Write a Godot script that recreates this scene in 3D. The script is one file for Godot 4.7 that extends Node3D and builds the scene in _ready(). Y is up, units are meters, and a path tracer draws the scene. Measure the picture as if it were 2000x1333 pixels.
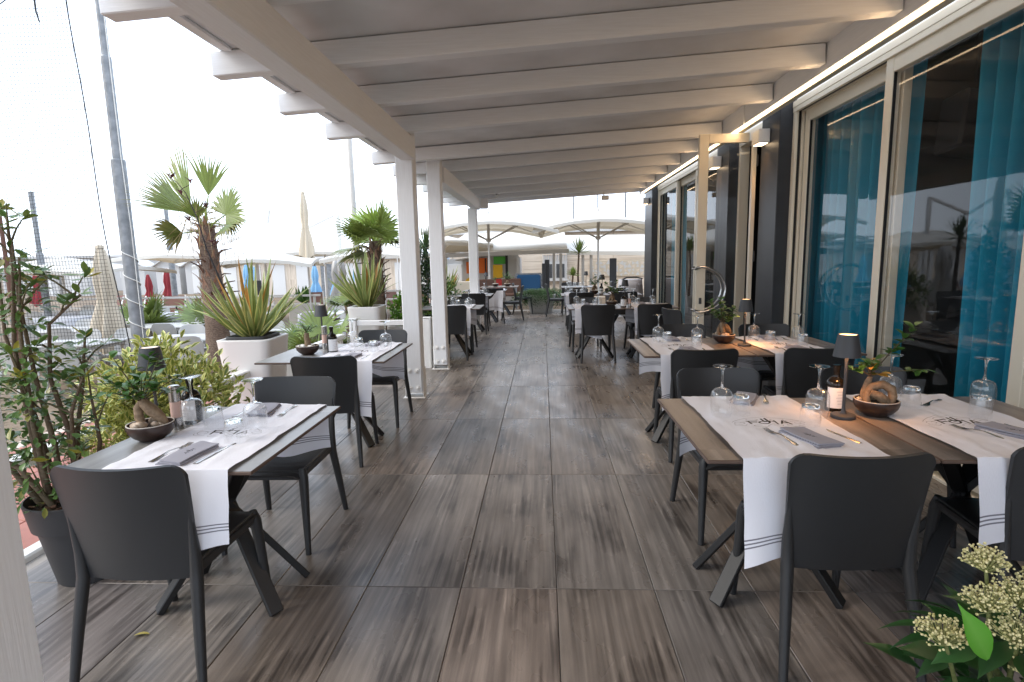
extends Node3D

var M := {}
var used := {}
var rng := RandomNumberGenerator.new()


class MB:
	var v := PackedVector3Array()
	var n := PackedVector3Array()
	var uv := PackedVector2Array()
	var c := PackedColorArray()
	var ix := PackedInt32Array()
	var T := Transform3D()

	func put(p: Vector3, nn: Vector3, t: Vector2, col: Color) -> void:
		v.append(T * p)
		n.append((T.basis * nn).normalized())
		uv.append(t)
		c.append(col)

	# corners counter-clockwise seen from outside
	func quad(a: Vector3, b: Vector3, cc: Vector3, d: Vector3, col := Color.WHITE, us := Vector2.ONE, uo := Vector2.ZERO) -> void:
		var k := v.size()
		var nn := (b - a).cross(d - a)
		if nn.length_squared() < 1e-16:
			nn = (cc - b).cross(d - b)
		nn = nn.normalized()
		put(a, nn, uo, col)
		put(b, nn, uo + Vector2(us.x, 0), col)
		put(cc, nn, uo + us, col)
		put(d, nn, uo + Vector2(0, us.y), col)
		ix.append_array(PackedInt32Array([k, k + 2, k + 1, k, k + 3, k + 2]))

	func tri(a: Vector3, b: Vector3, cc: Vector3, col := Color.WHITE) -> void:
		var k := v.size()
		var nn := (b - a).cross(cc - a).normalized()
		put(a, nn, Vector2(0, 0), col)
		put(b, nn, Vector2(1, 0), col)
		put(cc, nn, Vector2(0, 1), col)
		ix.append_array(PackedInt32Array([k, k + 2, k + 1]))

	# chamfered box
	func box(at: Vector3, size: Vector3, bev := 0.0, bs := Basis(), col := Color.WHITE) -> void:
		var h := size * 0.5
		var ax := [Vector3.RIGHT, Vector3.UP, Vector3.BACK]
		for a in 3:
			var b := (a + 1) % 3
			var d := (a + 2) % 3
			for s in [-1.0, 1.0]:
				var o: Vector3 = ax[a] * h[a] * s
				var u: Vector3 = ax[b] * (h[b] - bev)
				var w: Vector3 = ax[d] * (h[d] - bev) * s
				quad(at + bs * (o - u - w), at + bs * (o + u - w), at + bs * (o + u + w), at + bs * (o - u + w), col, Vector2(h[b] * 2, h[d] * 2))
		if bev <= 0.0:
			return
		for a in 3:
			var b := (a + 1) % 3
			var d := (a + 2) % 3
			for s in [-1.0, 1.0]:
				for t in [-1.0, 1.0]:
					var l: Vector3 = ax[a] * (h[a] - bev)
					var p: Vector3 = ax[b] * h[b] * s + ax[d] * (h[d] - bev) * t
					var q: Vector3 = ax[b] * (h[b] - bev) * s + ax[d] * h[d] * t
					if s * t < 0:
						quad(at + bs * (p - l), at + bs * (p + l), at + bs * (q + l), at + bs * (q - l), col, Vector2(bev, h[a] * 2))
					else:
						quad(at + bs * (q - l), at + bs * (q + l), at + bs * (p + l), at + bs * (p - l), col, Vector2(bev, h[a] * 2))
		for s in [-1.0, 1.0]:
			for t in [-1.0, 1.0]:
				for r in [-1.0, 1.0]:
					var p := Vector3(h.x * s, (h.y - bev) * t, (h.z - bev) * r)
					var q := Vector3((h.x - bev) * s, h.y * t, (h.z - bev) * r)
					var w := Vector3((h.x - bev) * s, (h.y - bev) * t, h.z * r)
					if s * t * r > 0:
						tri(at + bs * p, at + bs * q, at + bs * w, col)
					else:
						tri(at + bs * p, at + bs * w, at + bs * q, col)

	# a straight bar of w x t from a to b; the w side lies along «side»
	func bar(a: Vector3, b: Vector3, w: float, t: float, bev := 0.0, side := Vector3.RIGHT, col := Color.WHITE) -> void:
		var y := (b - a).normalized()
		var z := side.cross(y).normalized()
		var x := y.cross(z)
		box((a + b) * 0.5, Vector3(w, a.distance_to(b), t), bev, Basis(x, y, z), col)

	func surf(rows: Array, cols: Array = [], wrap := false, us := Vector2.ONE) -> void:
		var nr := rows.size()
		var nc: int = rows[0].size()
		var k := v.size()
		for i in nr:
			for j in nc:
				var jm := j - 1 if j > 0 else (nc - 2 if wrap else 0)
				var jp := j + 1 if j < nc - 1 else (1 if wrap else nc - 1)
				var du: Vector3 = rows[i][jp] - rows[i][jm]
				var dv: Vector3 = rows[mini(i + 1, nr - 1)][j] - rows[maxi(i - 1, 0)][j]
				if du.length_squared() < 1e-14:
					var i2 := 1 if i == 0 else i - 1
					du = rows[i2][jp] - rows[i2][jm]
				var nn := du.cross(dv)
				if nn.length_squared() < 1e-16:
					nn = Vector3.UP
				put(rows[i][j], nn.normalized(), Vector2(float(j) / (nc - 1), float(i) / (nr - 1)) * us, cols[i][j] if cols else Color.WHITE)
		for i in nr - 1:
			for j in nc - 1:
				var a := k + i * nc + j
				ix.append_array(PackedInt32Array([a, a + nc + 1, a + 1, a, a + nc, a + nc + 1]))

	# a sheet with thickness: rows of points, offset backwards along its normals
	func shell(rows: Array, thick: float) -> void:
		var nr := rows.size()
		var nc: int = rows[0].size()
		var back := []
		for i in nr:
			var r := PackedVector3Array()
			for j in nc:
				var du: Vector3 = rows[i][mini(j + 1, nc - 1)] - rows[i][maxi(j - 1, 0)]
				var dv: Vector3 = rows[mini(i + 1, nr - 1)][j] - rows[maxi(i - 1, 0)][j]
				r.append(rows[i][j] - du.cross(dv).normalized() * thick)
			back.append(r)
		surf(rows)
		var rev := []
		for i in nr:
			var r: PackedVector3Array = back[i].duplicate()
			r.reverse()
			rev.append(r)
		surf(rev)
		for j in nc - 1:
			quad(back[0][j], back[0][j + 1], rows[0][j + 1], rows[0][j])
			quad(rows[nr - 1][j], rows[nr - 1][j + 1], back[nr - 1][j + 1], back[nr - 1][j])
		for i in nr - 1:
			quad(back[i + 1][0], back[i][0], rows[i][0], rows[i + 1][0])
			quad(rows[i + 1][nc - 1], rows[i][nc - 1], back[i][nc - 1], back[i + 1][nc - 1])

	func tube(pts: Array, rad: Array, sides := 8, cap := true, cols: Array = [], flat := 1.0) -> void:
		var rows := []
		var cc := []
		var up := Vector3.UP
		var d0: Vector3 = (pts[1] - pts[0]).normalized()
		if absf(d0.y) > 0.9:
			up = Vector3.RIGHT
		for i in pts.size():
			var d: Vector3 = pts[mini(i + 1, pts.size() - 1)] - pts[maxi(i - 1, 0)]
			d = d.normalized()
			var x := d.cross(up).normalized()
			up = x.cross(d).normalized()
			var r := PackedVector3Array()
			var q := []
			for j in sides + 1:
				var a := -TAU * j / sides
				r.append(pts[i] + (x * cos(a) + up * sin(a) * flat) * rad[i])
				q.append(cols[i] if cols else Color.WHITE)
			rows.append(r)
			cc.append(q)
		surf(rows, cc, true)
		if cap:
			for e in [0, pts.size() - 1]:
				for j in range(1, sides - 1):
					if e == 0:
						tri(rows[e][0], rows[e][j], rows[e][j + 1], cc[e][0])
					else:
						tri(rows[e][0], rows[e][j + 1], rows[e][j], cc[e][0])

	# profile of (radius, height) points, from the bottom outside up; corners sharper than 35 degrees stay sharp
	func lathe(prof: Array, segs := 24, col := Color.WHITE, flute := 0.0, fl0 := 0.0, fl1 := 0.0) -> void:
		var runs := [[prof[0]]]
		for i in range(1, prof.size()):
			runs[-1].append(prof[i])
			if i < prof.size() - 1:
				var a: Vector2 = (prof[i] - prof[i - 1]).normalized()
				var b: Vector2 = (prof[i + 1] - prof[i]).normalized()
				if a.dot(b) < 0.82:
					runs.append([prof[i]])
		for r in runs:
			var rows := []
			var cc := []
			for p in r:
				var row := PackedVector3Array()
				var q := []
				for j in segs + 1:
					var a := -TAU * j / segs
					var rr: float = p.x
					if flute > 0.0 and p.y >= fl0 and p.y <= fl1:
						rr *= 1.0 - (flute if j % 2 == 0 else 0.0)
					row.append(Vector3(cos(a) * rr, p.y, sin(a) * rr))
					q.append(col)
				rows.append(row)
				cc.append(q)
			surf(rows, cc, true)

	func leaf(base: Vector3, dir: Vector3, nrm: Vector3, len: float, wid: float, bend: float, edge: Color, mid: Color, fold := 0.25, prof := [0.1, 0.75, 1.0, 0.75, 0.03], band := 0.0, rim := Color.WHITE) -> void:
		var d := dir.normalized()
		var x := d.cross(nrm).normalized()
		var up := x.cross(d).normalized()
		var rows := []
		var cc := []
		var p := base
		var m := prof.size()
		for i in m:
			var w: float = prof[i] * wid * 0.5
			if band > 0.0:
				rows.append(PackedVector3Array([p - x * w + up * w * fold, p - x * w * (1.0 - band) + up * w * fold * 0.7, p, p + x * w * (1.0 - band) + up * w * fold * 0.7, p + x * w + up * w * fold]))
				cc.append([rim, edge, mid, edge, rim])
			else:
				rows.append(PackedVector3Array([p - x * w + up * w * fold, p, p + x * w + up * w * fold]))
				cc.append([edge, mid, edge])
			p += d * len / (m - 1)
			d = d.rotated(x, -bend / (m - 1)).normalized()
			up = x.cross(d).normalized()
		surf(rows, cc)

	func ball(at: Vector3, r: Vector3, seg := 8, rings := 5, col := Color.WHITE) -> void:
		var rows := []
		var cc := []
		for i in rings + 1:
			var b := -PI / 2 + PI * i / rings
			var row := PackedVector3Array()
			var q := []
			for j in seg + 1:
				var a := -TAU * j / seg
				row.append(at + Vector3(cos(a) * cos(b) * r.x, sin(b) * r.y, sin(a) * cos(b) * r.z))
				q.append(col)
			rows.append(row)
			cc.append(q)
		var k := v.size()
		surf(rows, cc, true)
		for i in range(k, v.size()):
			var o := v[i] - T * at
			if o.length_squared() > 1e-12:
				n[i] = o.normalized()

	func mesh() -> ArrayMesh:
		var a := []
		a.resize(Mesh.ARRAY_MAX)
		a[Mesh.ARRAY_VERTEX] = v
		a[Mesh.ARRAY_NORMAL] = n
		a[Mesh.ARRAY_TEX_UV] = uv
		a[Mesh.ARRAY_COLOR] = c
		a[Mesh.ARRAY_INDEX] = ix
		var m := ArrayMesh.new()
		m.add_surface_from_arrays(Mesh.PRIMITIVE_TRIANGLES, a)
		return m


func rf(a: float, b: float) -> float:
	return rng.randf_range(a, b)


func rv(s: float) -> Vector3:
	return Vector3(rf(-s, s), rf(-s, s), rf(-s, s))


func lin(r: float, g: float, b: float, a := 1.0) -> Color:
	var q := Color(r, g, b, a).linear_to_srgb()
	q.a = a
	return q


func mat(called: String, col: Color, rough := 0.6, o := {}) -> StandardMaterial3D:
	var m := StandardMaterial3D.new()
	m.resource_name = called
	m.albedo_color = col
	m.roughness = rough
	for k in o:
		m.set(k, o[k])
	M[called] = m
	return m


func numbered(called: String) -> String:
	if not used.has(called):
		used[called] = 0
		return called
	used[called] += 1
	return "%s_%03d" % [called, used[called]]


func tag(o: Node, label: String, category: String, group := "") -> void:
	o.set_meta("label", label)
	o.set_meta("category", category)
	if group:
		o.set_meta("group", group)
	elif o.has_meta("group"):
		o.remove_meta("group")


func thing(called: String, label: String, category: String, at := Vector3.ZERO, turn := 0.0, group := "") -> Node3D:
	var o := Node3D.new()
	o.name = numbered(called)
	add_child(o)
	o.position = at
	o.rotation.y = turn
	tag(o, label, category, group)
	return o


# m: an MB or a Mesh
func part(parent: Node, called: String, m, material: Material, label := "") -> MeshInstance3D:
	var o := MeshInstance3D.new()
	o.name = called
	o.mesh = m.mesh() if m is MB else m
	o.material_override = material
	parent.add_child(o, true)
	if label:
		o.set_meta("label", label)
	return o


func solo(called: String, m, material: Material, label: String, category: String, at := Vector3.ZERO, turn := 0.0, group := "") -> MeshInstance3D:
	var o := MeshInstance3D.new()
	o.name = numbered(called)
	o.mesh = m.mesh() if m is MB else m
	o.material_override = material
	add_child(o)
	o.position = at
	o.rotation.y = turn
	tag(o, label, category, group)
	return o


func stuff(o: Node) -> Node:
	o.set_meta("kind", "stuff")
	return o


func struct_node(called: String) -> Node3D:
	var o := Node3D.new()
	o.name = called
	add_child(o)
	o.set_meta("kind", "structure")
	return o


func struct_mesh(called: String, m, material: Material) -> MeshInstance3D:
	var o := MeshInstance3D.new()
	o.name = called
	o.mesh = m.mesh() if m is MB else m
	o.material_override = material
	add_child(o)
	o.set_meta("kind", "structure")
	return o


func copy(o: Node3D, base: String, label: String, at: Vector3, turn := 0.0) -> Node3D:
	var q := o.duplicate()
	q.name = numbered(base)
	add_child(q)
	q.position = at
	q.rotation.y = turn
	q.set_meta("label", label)
	return q


func nimg(w: int, h: int, freq: float, sd: int, oct := 3) -> Image:
	var f := FastNoiseLite.new()
	f.seed = sd
	f.frequency = freq
	f.noise_type = FastNoiseLite.TYPE_SIMPLEX_SMOOTH
	f.fractal_octaves = oct
	return f.get_image(w, h, false, false, true)


func ntex(w: int, h: int, freq: float, sd: int, lo: Color, hi: Color, oct := 4, normal := false, bump := 1.0) -> ImageTexture:
	var f := FastNoiseLite.new()
	f.seed = sd
	f.frequency = freq
	f.fractal_octaves = oct
	var im := f.get_seamless_image(w, h, false, false, 0.15, true)
	if normal:
		im.convert(Image.FORMAT_RGBA8)
		im.bump_map_to_normal_map(bump)
		return ImageTexture.create_from_image(im)
	var d := im.get_data()
	var out := PackedByteArray()
	out.resize(w * h * 3)
	for i in w * h:
		var t := d[i] / 255.0
		out[i * 3] = int(255.0 * lerpf(lo.r, hi.r, t))
		out[i * 3 + 1] = int(255.0 * lerpf(lo.g, hi.g, t))
		out[i * 3 + 2] = int(255.0 * lerpf(lo.b, hi.b, t))
	return ImageTexture.create_from_image(Image.create_from_data(w, h, false, Image.FORMAT_RGB8, out))


# weathered grey-brown wood print, grain along v
func wood_tex(w: int, h: int, sd: int, dark: Color, light: Color, contrast := 1.0, knots := 1.0) -> ImageTexture:
	var g1 := nimg(w, maxi(8, h / 36), 0.045, sd, 5)
	g1.resize(w, h, Image.INTERPOLATE_CUBIC)
	var g2 := nimg(maxi(8, w / 2), maxi(8, h / 40), 0.06, sd + 1, 5)
	g2.resize(w, h, Image.INTERPOLATE_CUBIC)
	var g3 := nimg(w / 4, h / 9, 0.018, sd + 2, 6)
	g3.resize(w, h, Image.INTERPOLATE_CUBIC)
	var g4 := nimg(w, maxi(8, h / 16), 0.16, sd + 3, 3)
	g4.resize(w, h, Image.INTERPOLATE_CUBIC)
	var g5 := nimg(w / 8, h / 40, 0.025, sd + 4, 3)
	g5.resize(w, h, Image.INTERPOLATE_CUBIC)
	var g6 := nimg(w, h, 0.35, sd + 5, 1)
	var a := g1.get_data()
	var b := g2.get_data()
	var k := g3.get_data()
	var s := g4.get_data()
	var q := g5.get_data()
	var r := g6.get_data()
	var out := PackedByteArray()
	out.resize(w * h * 3)
	for y in h:
		for x in w:
			var i := y * w + x
			var xx := clampi(x + (q[i] - 128) * w / 7000, 0, w - 1)
			var g := a[y * w + xx] - 128
			var kk := (k[i] - 128) * 0.0078
			var t := 0.52 + contrast * (g * 0.0026 + (b[i] - 128) * 0.0030 + (r[i] - 128) * 0.0011)
			if kk < -0.18:
				t += (kk + 0.18) * 1.1 * knots + contrast * g * 0.004
			else:
				t += kk * 0.22
			var f := s[y * w + xx]
			if f > 205 and r[i] > 90:
				t += (f - 205) * 0.010 * contrast
			elif f < 52:
				t -= (52 - f) * 0.008 * contrast
			t = clampf(t, 0.0, 1.3)
			i *= 3
			out[i] = int(clampf(255.0 * lerpf(dark.r, light.r, t), 0, 255))
			out[i + 1] = int(clampf(255.0 * lerpf(dark.g, light.g, t), 0, 255))
			out[i + 2] = int(clampf(255.0 * lerpf(dark.b, light.b, t), 0, 255))
	return ImageTexture.create_from_image(Image.create_from_data(w, h, false, Image.FORMAT_RGB8, out))


func stroke(im: Image, pts: Array, width: float, col: Color) -> void:
	for i in pts.size() - 1:
		var a: Vector2 = pts[i]
		var b: Vector2 = pts[i + 1]
		var lo := (a.min(b) - Vector2.ONE * (width + 1)).max(Vector2.ZERO)
		var hi := (a.max(b) + Vector2.ONE * (width + 1)).min(Vector2(im.get_width() - 1, im.get_height() - 1))
		for y in range(int(lo.y), int(hi.y) + 1):
			for x in range(int(lo.x), int(hi.x) + 1):
				var q := Geometry2D.get_closest_point_to_segment(Vector2(x, y), a, b)
				var k := clampf(width * 0.5 + 0.5 - q.distance_to(Vector2(x, y)), 0.0, 1.0)
				if k > 0:
					im.set_pixel(x, y, im.get_pixel(x, y).lerp(col, k * col.a))


func arc(cx: float, cy: float, rx: float, ry: float, a0: float, a1: float, n := 24, spiral := 0.0) -> Array:
	var o := []
	for i in n + 1:
		var a := deg_to_rad(lerpf(a0, a1, float(i) / n))
		var s := 1.0 - spiral * i / n
		o.append(Vector2(cx + cos(a) * rx * s, cy + sin(a) * ry * s))
	return o


# the embroidered word with its scrolls; o = lower left of the word in pixels, s = pixels per unit, y runs down
func draw_logo(im: Image, o: Vector2, s: float, ink: Color, thread: Color) -> void:
	var word := [
		[Vector2(0, 0), Vector2(0, -2.0)], [Vector2(-0.2, -2.0), Vector2(1.5, -2.0)], [Vector2(0, -1.05), Vector2(1.2, -1.05)],
		arc(2.5, -0.85, 0.85, 0.85, 0, 360),
		[Vector2(2.7, -3.3), Vector2(2.7, -1.25), Vector2(3.6, -1.25)], [Vector2(3.35, -3.3), Vector2(3.35, -1.6), Vector2(4.6, -1.6)],
		[Vector2(4.55, 0), Vector2(4.55, -2.0)],
		[Vector2(5.2, 0), Vector2(6.0, -2.0), Vector2(6.9, 0)], [Vector2(5.5, -0.65), Vector2(6.6, -0.65)]]
	var frill := [
		arc(3.2, 3.0, 7.5, 7.4, 215, 318, 40), arc(-1.6, -0.6, 1.3, 1.1, 90, 420, 30, 0.6), arc(-1.9, 0.4, 1.0, 0.7, 0, 200), arc(8.4, -0.9, 1.5, 0.9, -150, 190, 30, 0.6),
		arc(8.0, -2.0, 1.4, 0.6, 180, 420, 24, 0.4), arc(1.2, 1.0, 1.6, 0.6, 20, 300, 26, 0.6), arc(4.0, 1.1, 1.5, 0.7, 190, 520, 30, 0.6), arc(6.6, 0.9, 1.3, 0.9, 0, 260, 24, 0.5),
		arc(7.6, 1.3, 0.9, 0.9, 20, 160), arc(1.2, -2.9, 1.3, 0.5, 160, 420, 24, 0.5), arc(5.6, -2.9, 1.6, 0.6, 120, 400, 24, 0.5), arc(4.0, -0.2, 6.0, 2.2, 200, 250, 14), arc(3.0, -0.6, 6.4, 2.6, 20, 60, 14)]
	for f in frill:
		stroke(im, f.map(func(p): return o + p * s), s * 0.1, thread)
	for f in word:
		stroke(im, f.map(func(p): return o + p * s), s * 0.34, ink)


func _ready() -> void:
	rng.seed = 20240611
	# camera
	var cam := Camera3D.new()
	cam.name = "camera"
	add_child(cam)
	cam.fov = 62.42
	cam.near = 0.05
	cam.far = 900.0
	cam.position = Vector3(0, 1.48, 0)
	cam.rotation = Vector3(deg_to_rad(-8.34), deg_to_rad(3.26), deg_to_rad(-1.2))
	cam.current = true
	# sky
	var env := Environment.new()
	env.background_mode = Environment.BG_SKY
	var sm := ProceduralSkyMaterial.new()
	sm.sky_top_color = Color(0.765, 0.84, 0.945)
	sm.sky_horizon_color = Color(0.87, 0.92, 0.98)
	sm.sky_curve = 0.25
	sm.sky_energy_multiplier = 0.70
	sm.ground_bottom_color = Color(0.5, 0.47, 0.43)
	sm.ground_horizon_color = Color(0.8, 0.79, 0.77)
	sm.ground_energy_multiplier = 0.7
	sm.sky_cover = sky_clouds()
	sm.sky_cover_modulate = Color(1, 1, 1, 0.55)
	var sky := Sky.new()
	sky.sky_material = sm
	env.sky = sky
	env.tonemap_mode = Environment.TONE_MAPPER_LINEAR
	env.tonemap_exposure = 5.7
	env.sdfgi_enabled = true
	env.ssao_enabled = true
	env.ssil_enabled = true
	var we := WorldEnvironment.new()
	we.name = "world_environment"
	we.environment = env
	add_child(we)
	# the sun behind thin cloud
	var sun := DirectionalLight3D.new()
	sun.name = "sun"
	sun.light_energy = 0.17
	sun.light_color = Color(1.0, 0.98, 0.955)
	sun.light_angular_distance = 32.0
	sun.shadow_enabled = true
	add_child(sun)
	sun.look_at_from_position(Vector3.ZERO, Vector3(0.74, -0.60, -0.22))
	materials()
	ground()
	deck()
	pergolas()
	restaurant()
	railings()
	table_sets()
	near_plants()
	terrace()
	far_end()
	beach()


func sky_clouds() -> ImageTexture:
	var f := FastNoiseLite.new()
	f.seed = 5
	f.frequency = 0.006
	f.fractal_octaves = 4
	var im := f.get_seamless_image(512, 256, false, false, 0.3, true)
	var d := im.get_data()
	var out := PackedByteArray()
	out.resize(512 * 256 * 4)
	for i in 512 * 256:
		var t := clampf((d[i] / 255.0 - 0.25) * 1.6, 0, 1)
		out[i * 4] = 235
		out[i * 4 + 1] = 236
		out[i * 4 + 2] = 238
		out[i * 4 + 3] = int(255 * t * 0.35)
	return ImageTexture.create_from_image(Image.create_from_data(512, 256, false, Image.FORMAT_RGBA8, out))


func materials() -> void:
	var tri := {"uv1_triplanar": true, "uv1_world_triplanar": true}
	# deck tiles in a few tones
	var wa := wood_tex(1024, 2048, 11, Color(0.30, 0.278, 0.262), Color(0.645, 0.61, 0.58), 0.52, 0.5)
	var wb := wood_tex(1024, 2048, 47, Color(0.30, 0.278, 0.262), Color(0.645, 0.61, 0.58), 0.56, 0.66)
	var tones := [Color(1, 1, 1), Color(0.93, 0.93, 0.93), Color(1.0, 0.97, 0.95), Color(0.88, 0.87, 0.86), Color(0.97, 0.97, 0.99), Color(0.91, 0.89, 0.87)]
	var rgh := ntex(256, 256, 0.02, 9, Color(0.23, 0.23, 0.23), Color(0.40, 0.40, 0.40))
	for i in 6:
		mat("deck_%d" % i, tones[i], 1.0, {"albedo_texture": wa if i % 2 == 0 else wb, "roughness_texture": rgh, "metallic_specular": 0.5})
	mat("grout", lin(0.36, 0.335, 0.31), 0.9)
	# painted white timber
	var wn := ntex(256, 256, 0.05, 21, Color(0.965, 0.963, 0.96), Color(1, 1, 1), 5)
	var grain := ImageTexture.create_from_image(nimg(256, 256, 0.09, 23, 4))
	for g in [["x", Vector3(0.25, 5, 5)], ["y", Vector3(5, 0.25, 5)], ["z", Vector3(5, 5, 0.25)]]:
		mat("white_paint_" + g[0], lin(0.83, 0.84, 0.855), 0.5, {"albedo_texture": wn, "uv1_triplanar": true, "uv1_scale": g[1], "heightmap_enabled": true, "heightmap_scale": 0.045, "heightmap_texture": grain})
	M.white_paint = M.white_paint_z
	mat("ceiling_paint", lin(0.79, 0.80, 0.82), 0.38, {"albedo_texture": ntex(256, 256, 0.012, 33, Color(0.87, 0.865, 0.86), Color(1, 1, 1), 5), "uv1_triplanar": true, "uv1_world_triplanar": true, "uv1_scale": Vector3(0.4, 0.4, 0.4)})
	mat("rail_paint", lin(0.80, 0.79, 0.77), 0.5, {"albedo_texture": wn, "uv1_triplanar": true, "uv1_world_triplanar": true, "uv1_scale": Vector3(1.1, 1.1, 1.1)})
	mat("cream", lin(0.80, 0.73, 0.59), 0.35)
	mat("black_trim", lin(0.012, 0.012, 0.013), 0.5)
	mat("pillar", lin(0.035, 0.037, 0.042), 0.42, {"albedo_texture": ntex(128, 128, 0.03, 8, Color(0.88, 0.88, 0.88), Color(1, 1, 1)), "uv1_triplanar": true, "uv1_world_triplanar": true})
	mat("glass", Color(0.3, 0.4, 0.42, 0.012), 0.02, {"transparency": BaseMaterial3D.TRANSPARENCY_ALPHA, "metallic_specular": 0.46, "cull_mode": BaseMaterial3D.CULL_DISABLED})
	mat("table_glass", Color(0.80, 0.84, 0.86, 0.03), 0.02, {"transparency": BaseMaterial3D.TRANSPARENCY_ALPHA, "metallic_specular": 0.7, "cull_mode": BaseMaterial3D.CULL_DISABLED})
	mat("solid_glass", Color(0.98, 0.99, 0.99, 0.0), 0.02, {"refraction_enabled": true, "refraction_scale": 0.05})
	mat("steel", lin(0.55, 0.54, 0.53), 0.24, {"metallic": 1.0})
	mat("cutlery", lin(0.42, 0.40, 0.37), 0.2, {"metallic": 1.0})
	mat("galvanised", lin(0.32, 0.33, 0.34), 0.5, {"metallic": 0.35, "albedo_texture": ntex(128, 256, 0.03, 81, Color(0.72, 0.73, 0.74), Color(1, 1, 1), 5), "uv1_triplanar": true, "uv1_world_triplanar": true, "uv1_scale": Vector3(1.5, 0.8, 1.5)})
	var plast := nimg(256, 256, 0.35, 71, 2)
	mat("chair", lin(0.023, 0.024, 0.026), 0.43, {"heightmap_enabled": true, "heightmap_scale": 0.05, "heightmap_texture": ImageTexture.create_from_image(plast), "uv1_triplanar": true, "uv1_scale": Vector3(5, 5, 5)})
	mat("table_leg", lin(0.009, 0.009, 0.010), 0.5)
	var tw := wood_tex(256, 512, 91, Color(0.33, 0.30, 0.28), Color(0.60, 0.555, 0.52), 0.75, 0.3)
	mat("tabletop", Color(1, 1, 1), 0.36, {"albedo_texture": tw})
	var ts := wood_tex(256, 512, 97, Color(0.45, 0.445, 0.44), Color(0.60, 0.595, 0.59), 0.5, 0.3)
	mat("tabletop_slate", Color(1, 1, 1), 0.34, {"albedo_texture": ts})
	mat("tabletop_core", lin(0.10, 0.065, 0.05), 0.6)
	# cloth
	var weave := nimg(256, 256, 0.4, 55, 1)
	var im := Image.create(512, 1536, false, Image.FORMAT_RGB8)
	im.fill(Color(0.885, 0.89, 0.92))
	for e in [0, 1]:
		for j in 3:
			var y: int = 62 + j * 13
			var r := Rect2i(0, y if e == 0 else 1536 - y - 5, 512, 5)
			im.fill_rect(r, Color(0.46, 0.46, 0.50))
	draw_logo(im, Vector2(172, 797), 24.0, Color(0.16, 0.11, 0.09, 1.0), Color(0.45, 0.43, 0.45, 0.55))
	mat("runner", Color(1, 1, 1), 0.9, {"albedo_texture": ImageTexture.create_from_image(im), "heightmap_enabled": true, "heightmap_scale": 0.06, "heightmap_texture": ImageTexture.create_from_image(weave), "backlight_enabled": true, "backlight": Color(0.25, 0.25, 0.25)})
	mat("white_cloth", lin(0.52, 0.52, 0.545), 0.9)
	var ni := Image.create(256, 128, false, Image.FORMAT_RGB8)
	ni.fill(Color(0.60, 0.60, 0.645))
	draw_logo(ni, Vector2(96, 76), 9.0, Color(0.14, 0.13, 0.16, 0.95), Color(0.14, 0.13, 0.16, 0.0))
	mat("napkin", Color(1, 1, 1), 0.95, {"albedo_texture": ImageTexture.create_from_image(ni)})
	mat("napkin_fold", lin(0.32, 0.32, 0.37), 0.95)
	# table things
	mat("lamp_dark", lin(0.045, 0.047, 0.052), 0.5)
	mat("lamp_glow", Color(1, 0.9, 0.8), 0.6, {"emission_enabled": true, "emission": Color(1.0, 0.74, 0.5), "emission_energy_multiplier": 1.1})
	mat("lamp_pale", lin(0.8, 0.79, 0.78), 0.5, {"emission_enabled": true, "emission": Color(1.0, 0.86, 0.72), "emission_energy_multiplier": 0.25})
	mat("bottle", lin(0.010, 0.008, 0.006), 0.12, {"metallic_specular": 0.4})
	mat("paper", lin(0.76, 0.76, 0.77), 0.75)
	mat("bowl", lin(0.050, 0.028, 0.022), 0.28, {"albedo_texture": ntex(128, 128, 0.04, 13, Color(0.72, 0.68, 0.66), Color(1, 1, 1)), "uv1_triplanar": true, "uv1_scale": Vector3(4, 4, 4)})
	mat("bowl_rim", lin(0.55, 0.50, 0.44), 0.4)
	mat("root", lin(0.30, 0.215, 0.135), 0.7, {"albedo_texture": ntex(128, 128, 0.05, 14, Color(0.68, 0.64, 0.6), Color(1, 1, 1)), "uv1_triplanar": true, "uv1_scale": Vector3(7, 7, 7)})
	mat("pebble", lin(0.62, 0.50, 0.38), 0.55, {"albedo_texture": ntex(64, 64, 0.04, 15, Color(0.75, 0.72, 0.7), Color(1, 1, 1)), "uv1_triplanar": true, "uv1_scale": Vector3(8, 8, 8)})
	mat("pebble_white", lin(0.70, 0.67, 0.62), 0.5)
	mat("soil", lin(0.06, 0.038, 0.025), 0.95, {"heightmap_enabled": true, "heightmap_scale": 1.2, "heightmap_texture": ImageTexture.create_from_image(nimg(128, 128, 0.12, 16, 3)), "uv1_triplanar": true, "uv1_scale": Vector3(5, 5, 5)})
	mat("bark_chip", lin(0.16, 0.085, 0.05), 0.9, {"vertex_color_use_as_albedo": true})
	mat("salt", lin(0.62, 0.42, 0.36), 0.7)
	# plants
	var lf := {"vertex_color_use_as_albedo": true, "cull_mode": BaseMaterial3D.CULL_DISABLED, "backlight_enabled": true, "backlight": Color(0.5, 0.5, 0.5)}
	mat("leaf", Color(1, 1, 1), 0.38, lf)
	mat("leaf_matt", Color(1, 1, 1), 0.6, lf)
	mat("petal", Color(1, 1, 1), 0.8, {"vertex_color_use_as_albedo": true})
	mat("stem", Color(1, 1, 1), 0.75, {"vertex_color_use_as_albedo": true, "albedo_texture": ntex(128, 128, 0.06, 17, Color(0.65, 0.64, 0.62), Color(1, 1, 1)), "uv1_triplanar": true, "uv1_scale": Vector3(9, 9, 9)})
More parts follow.
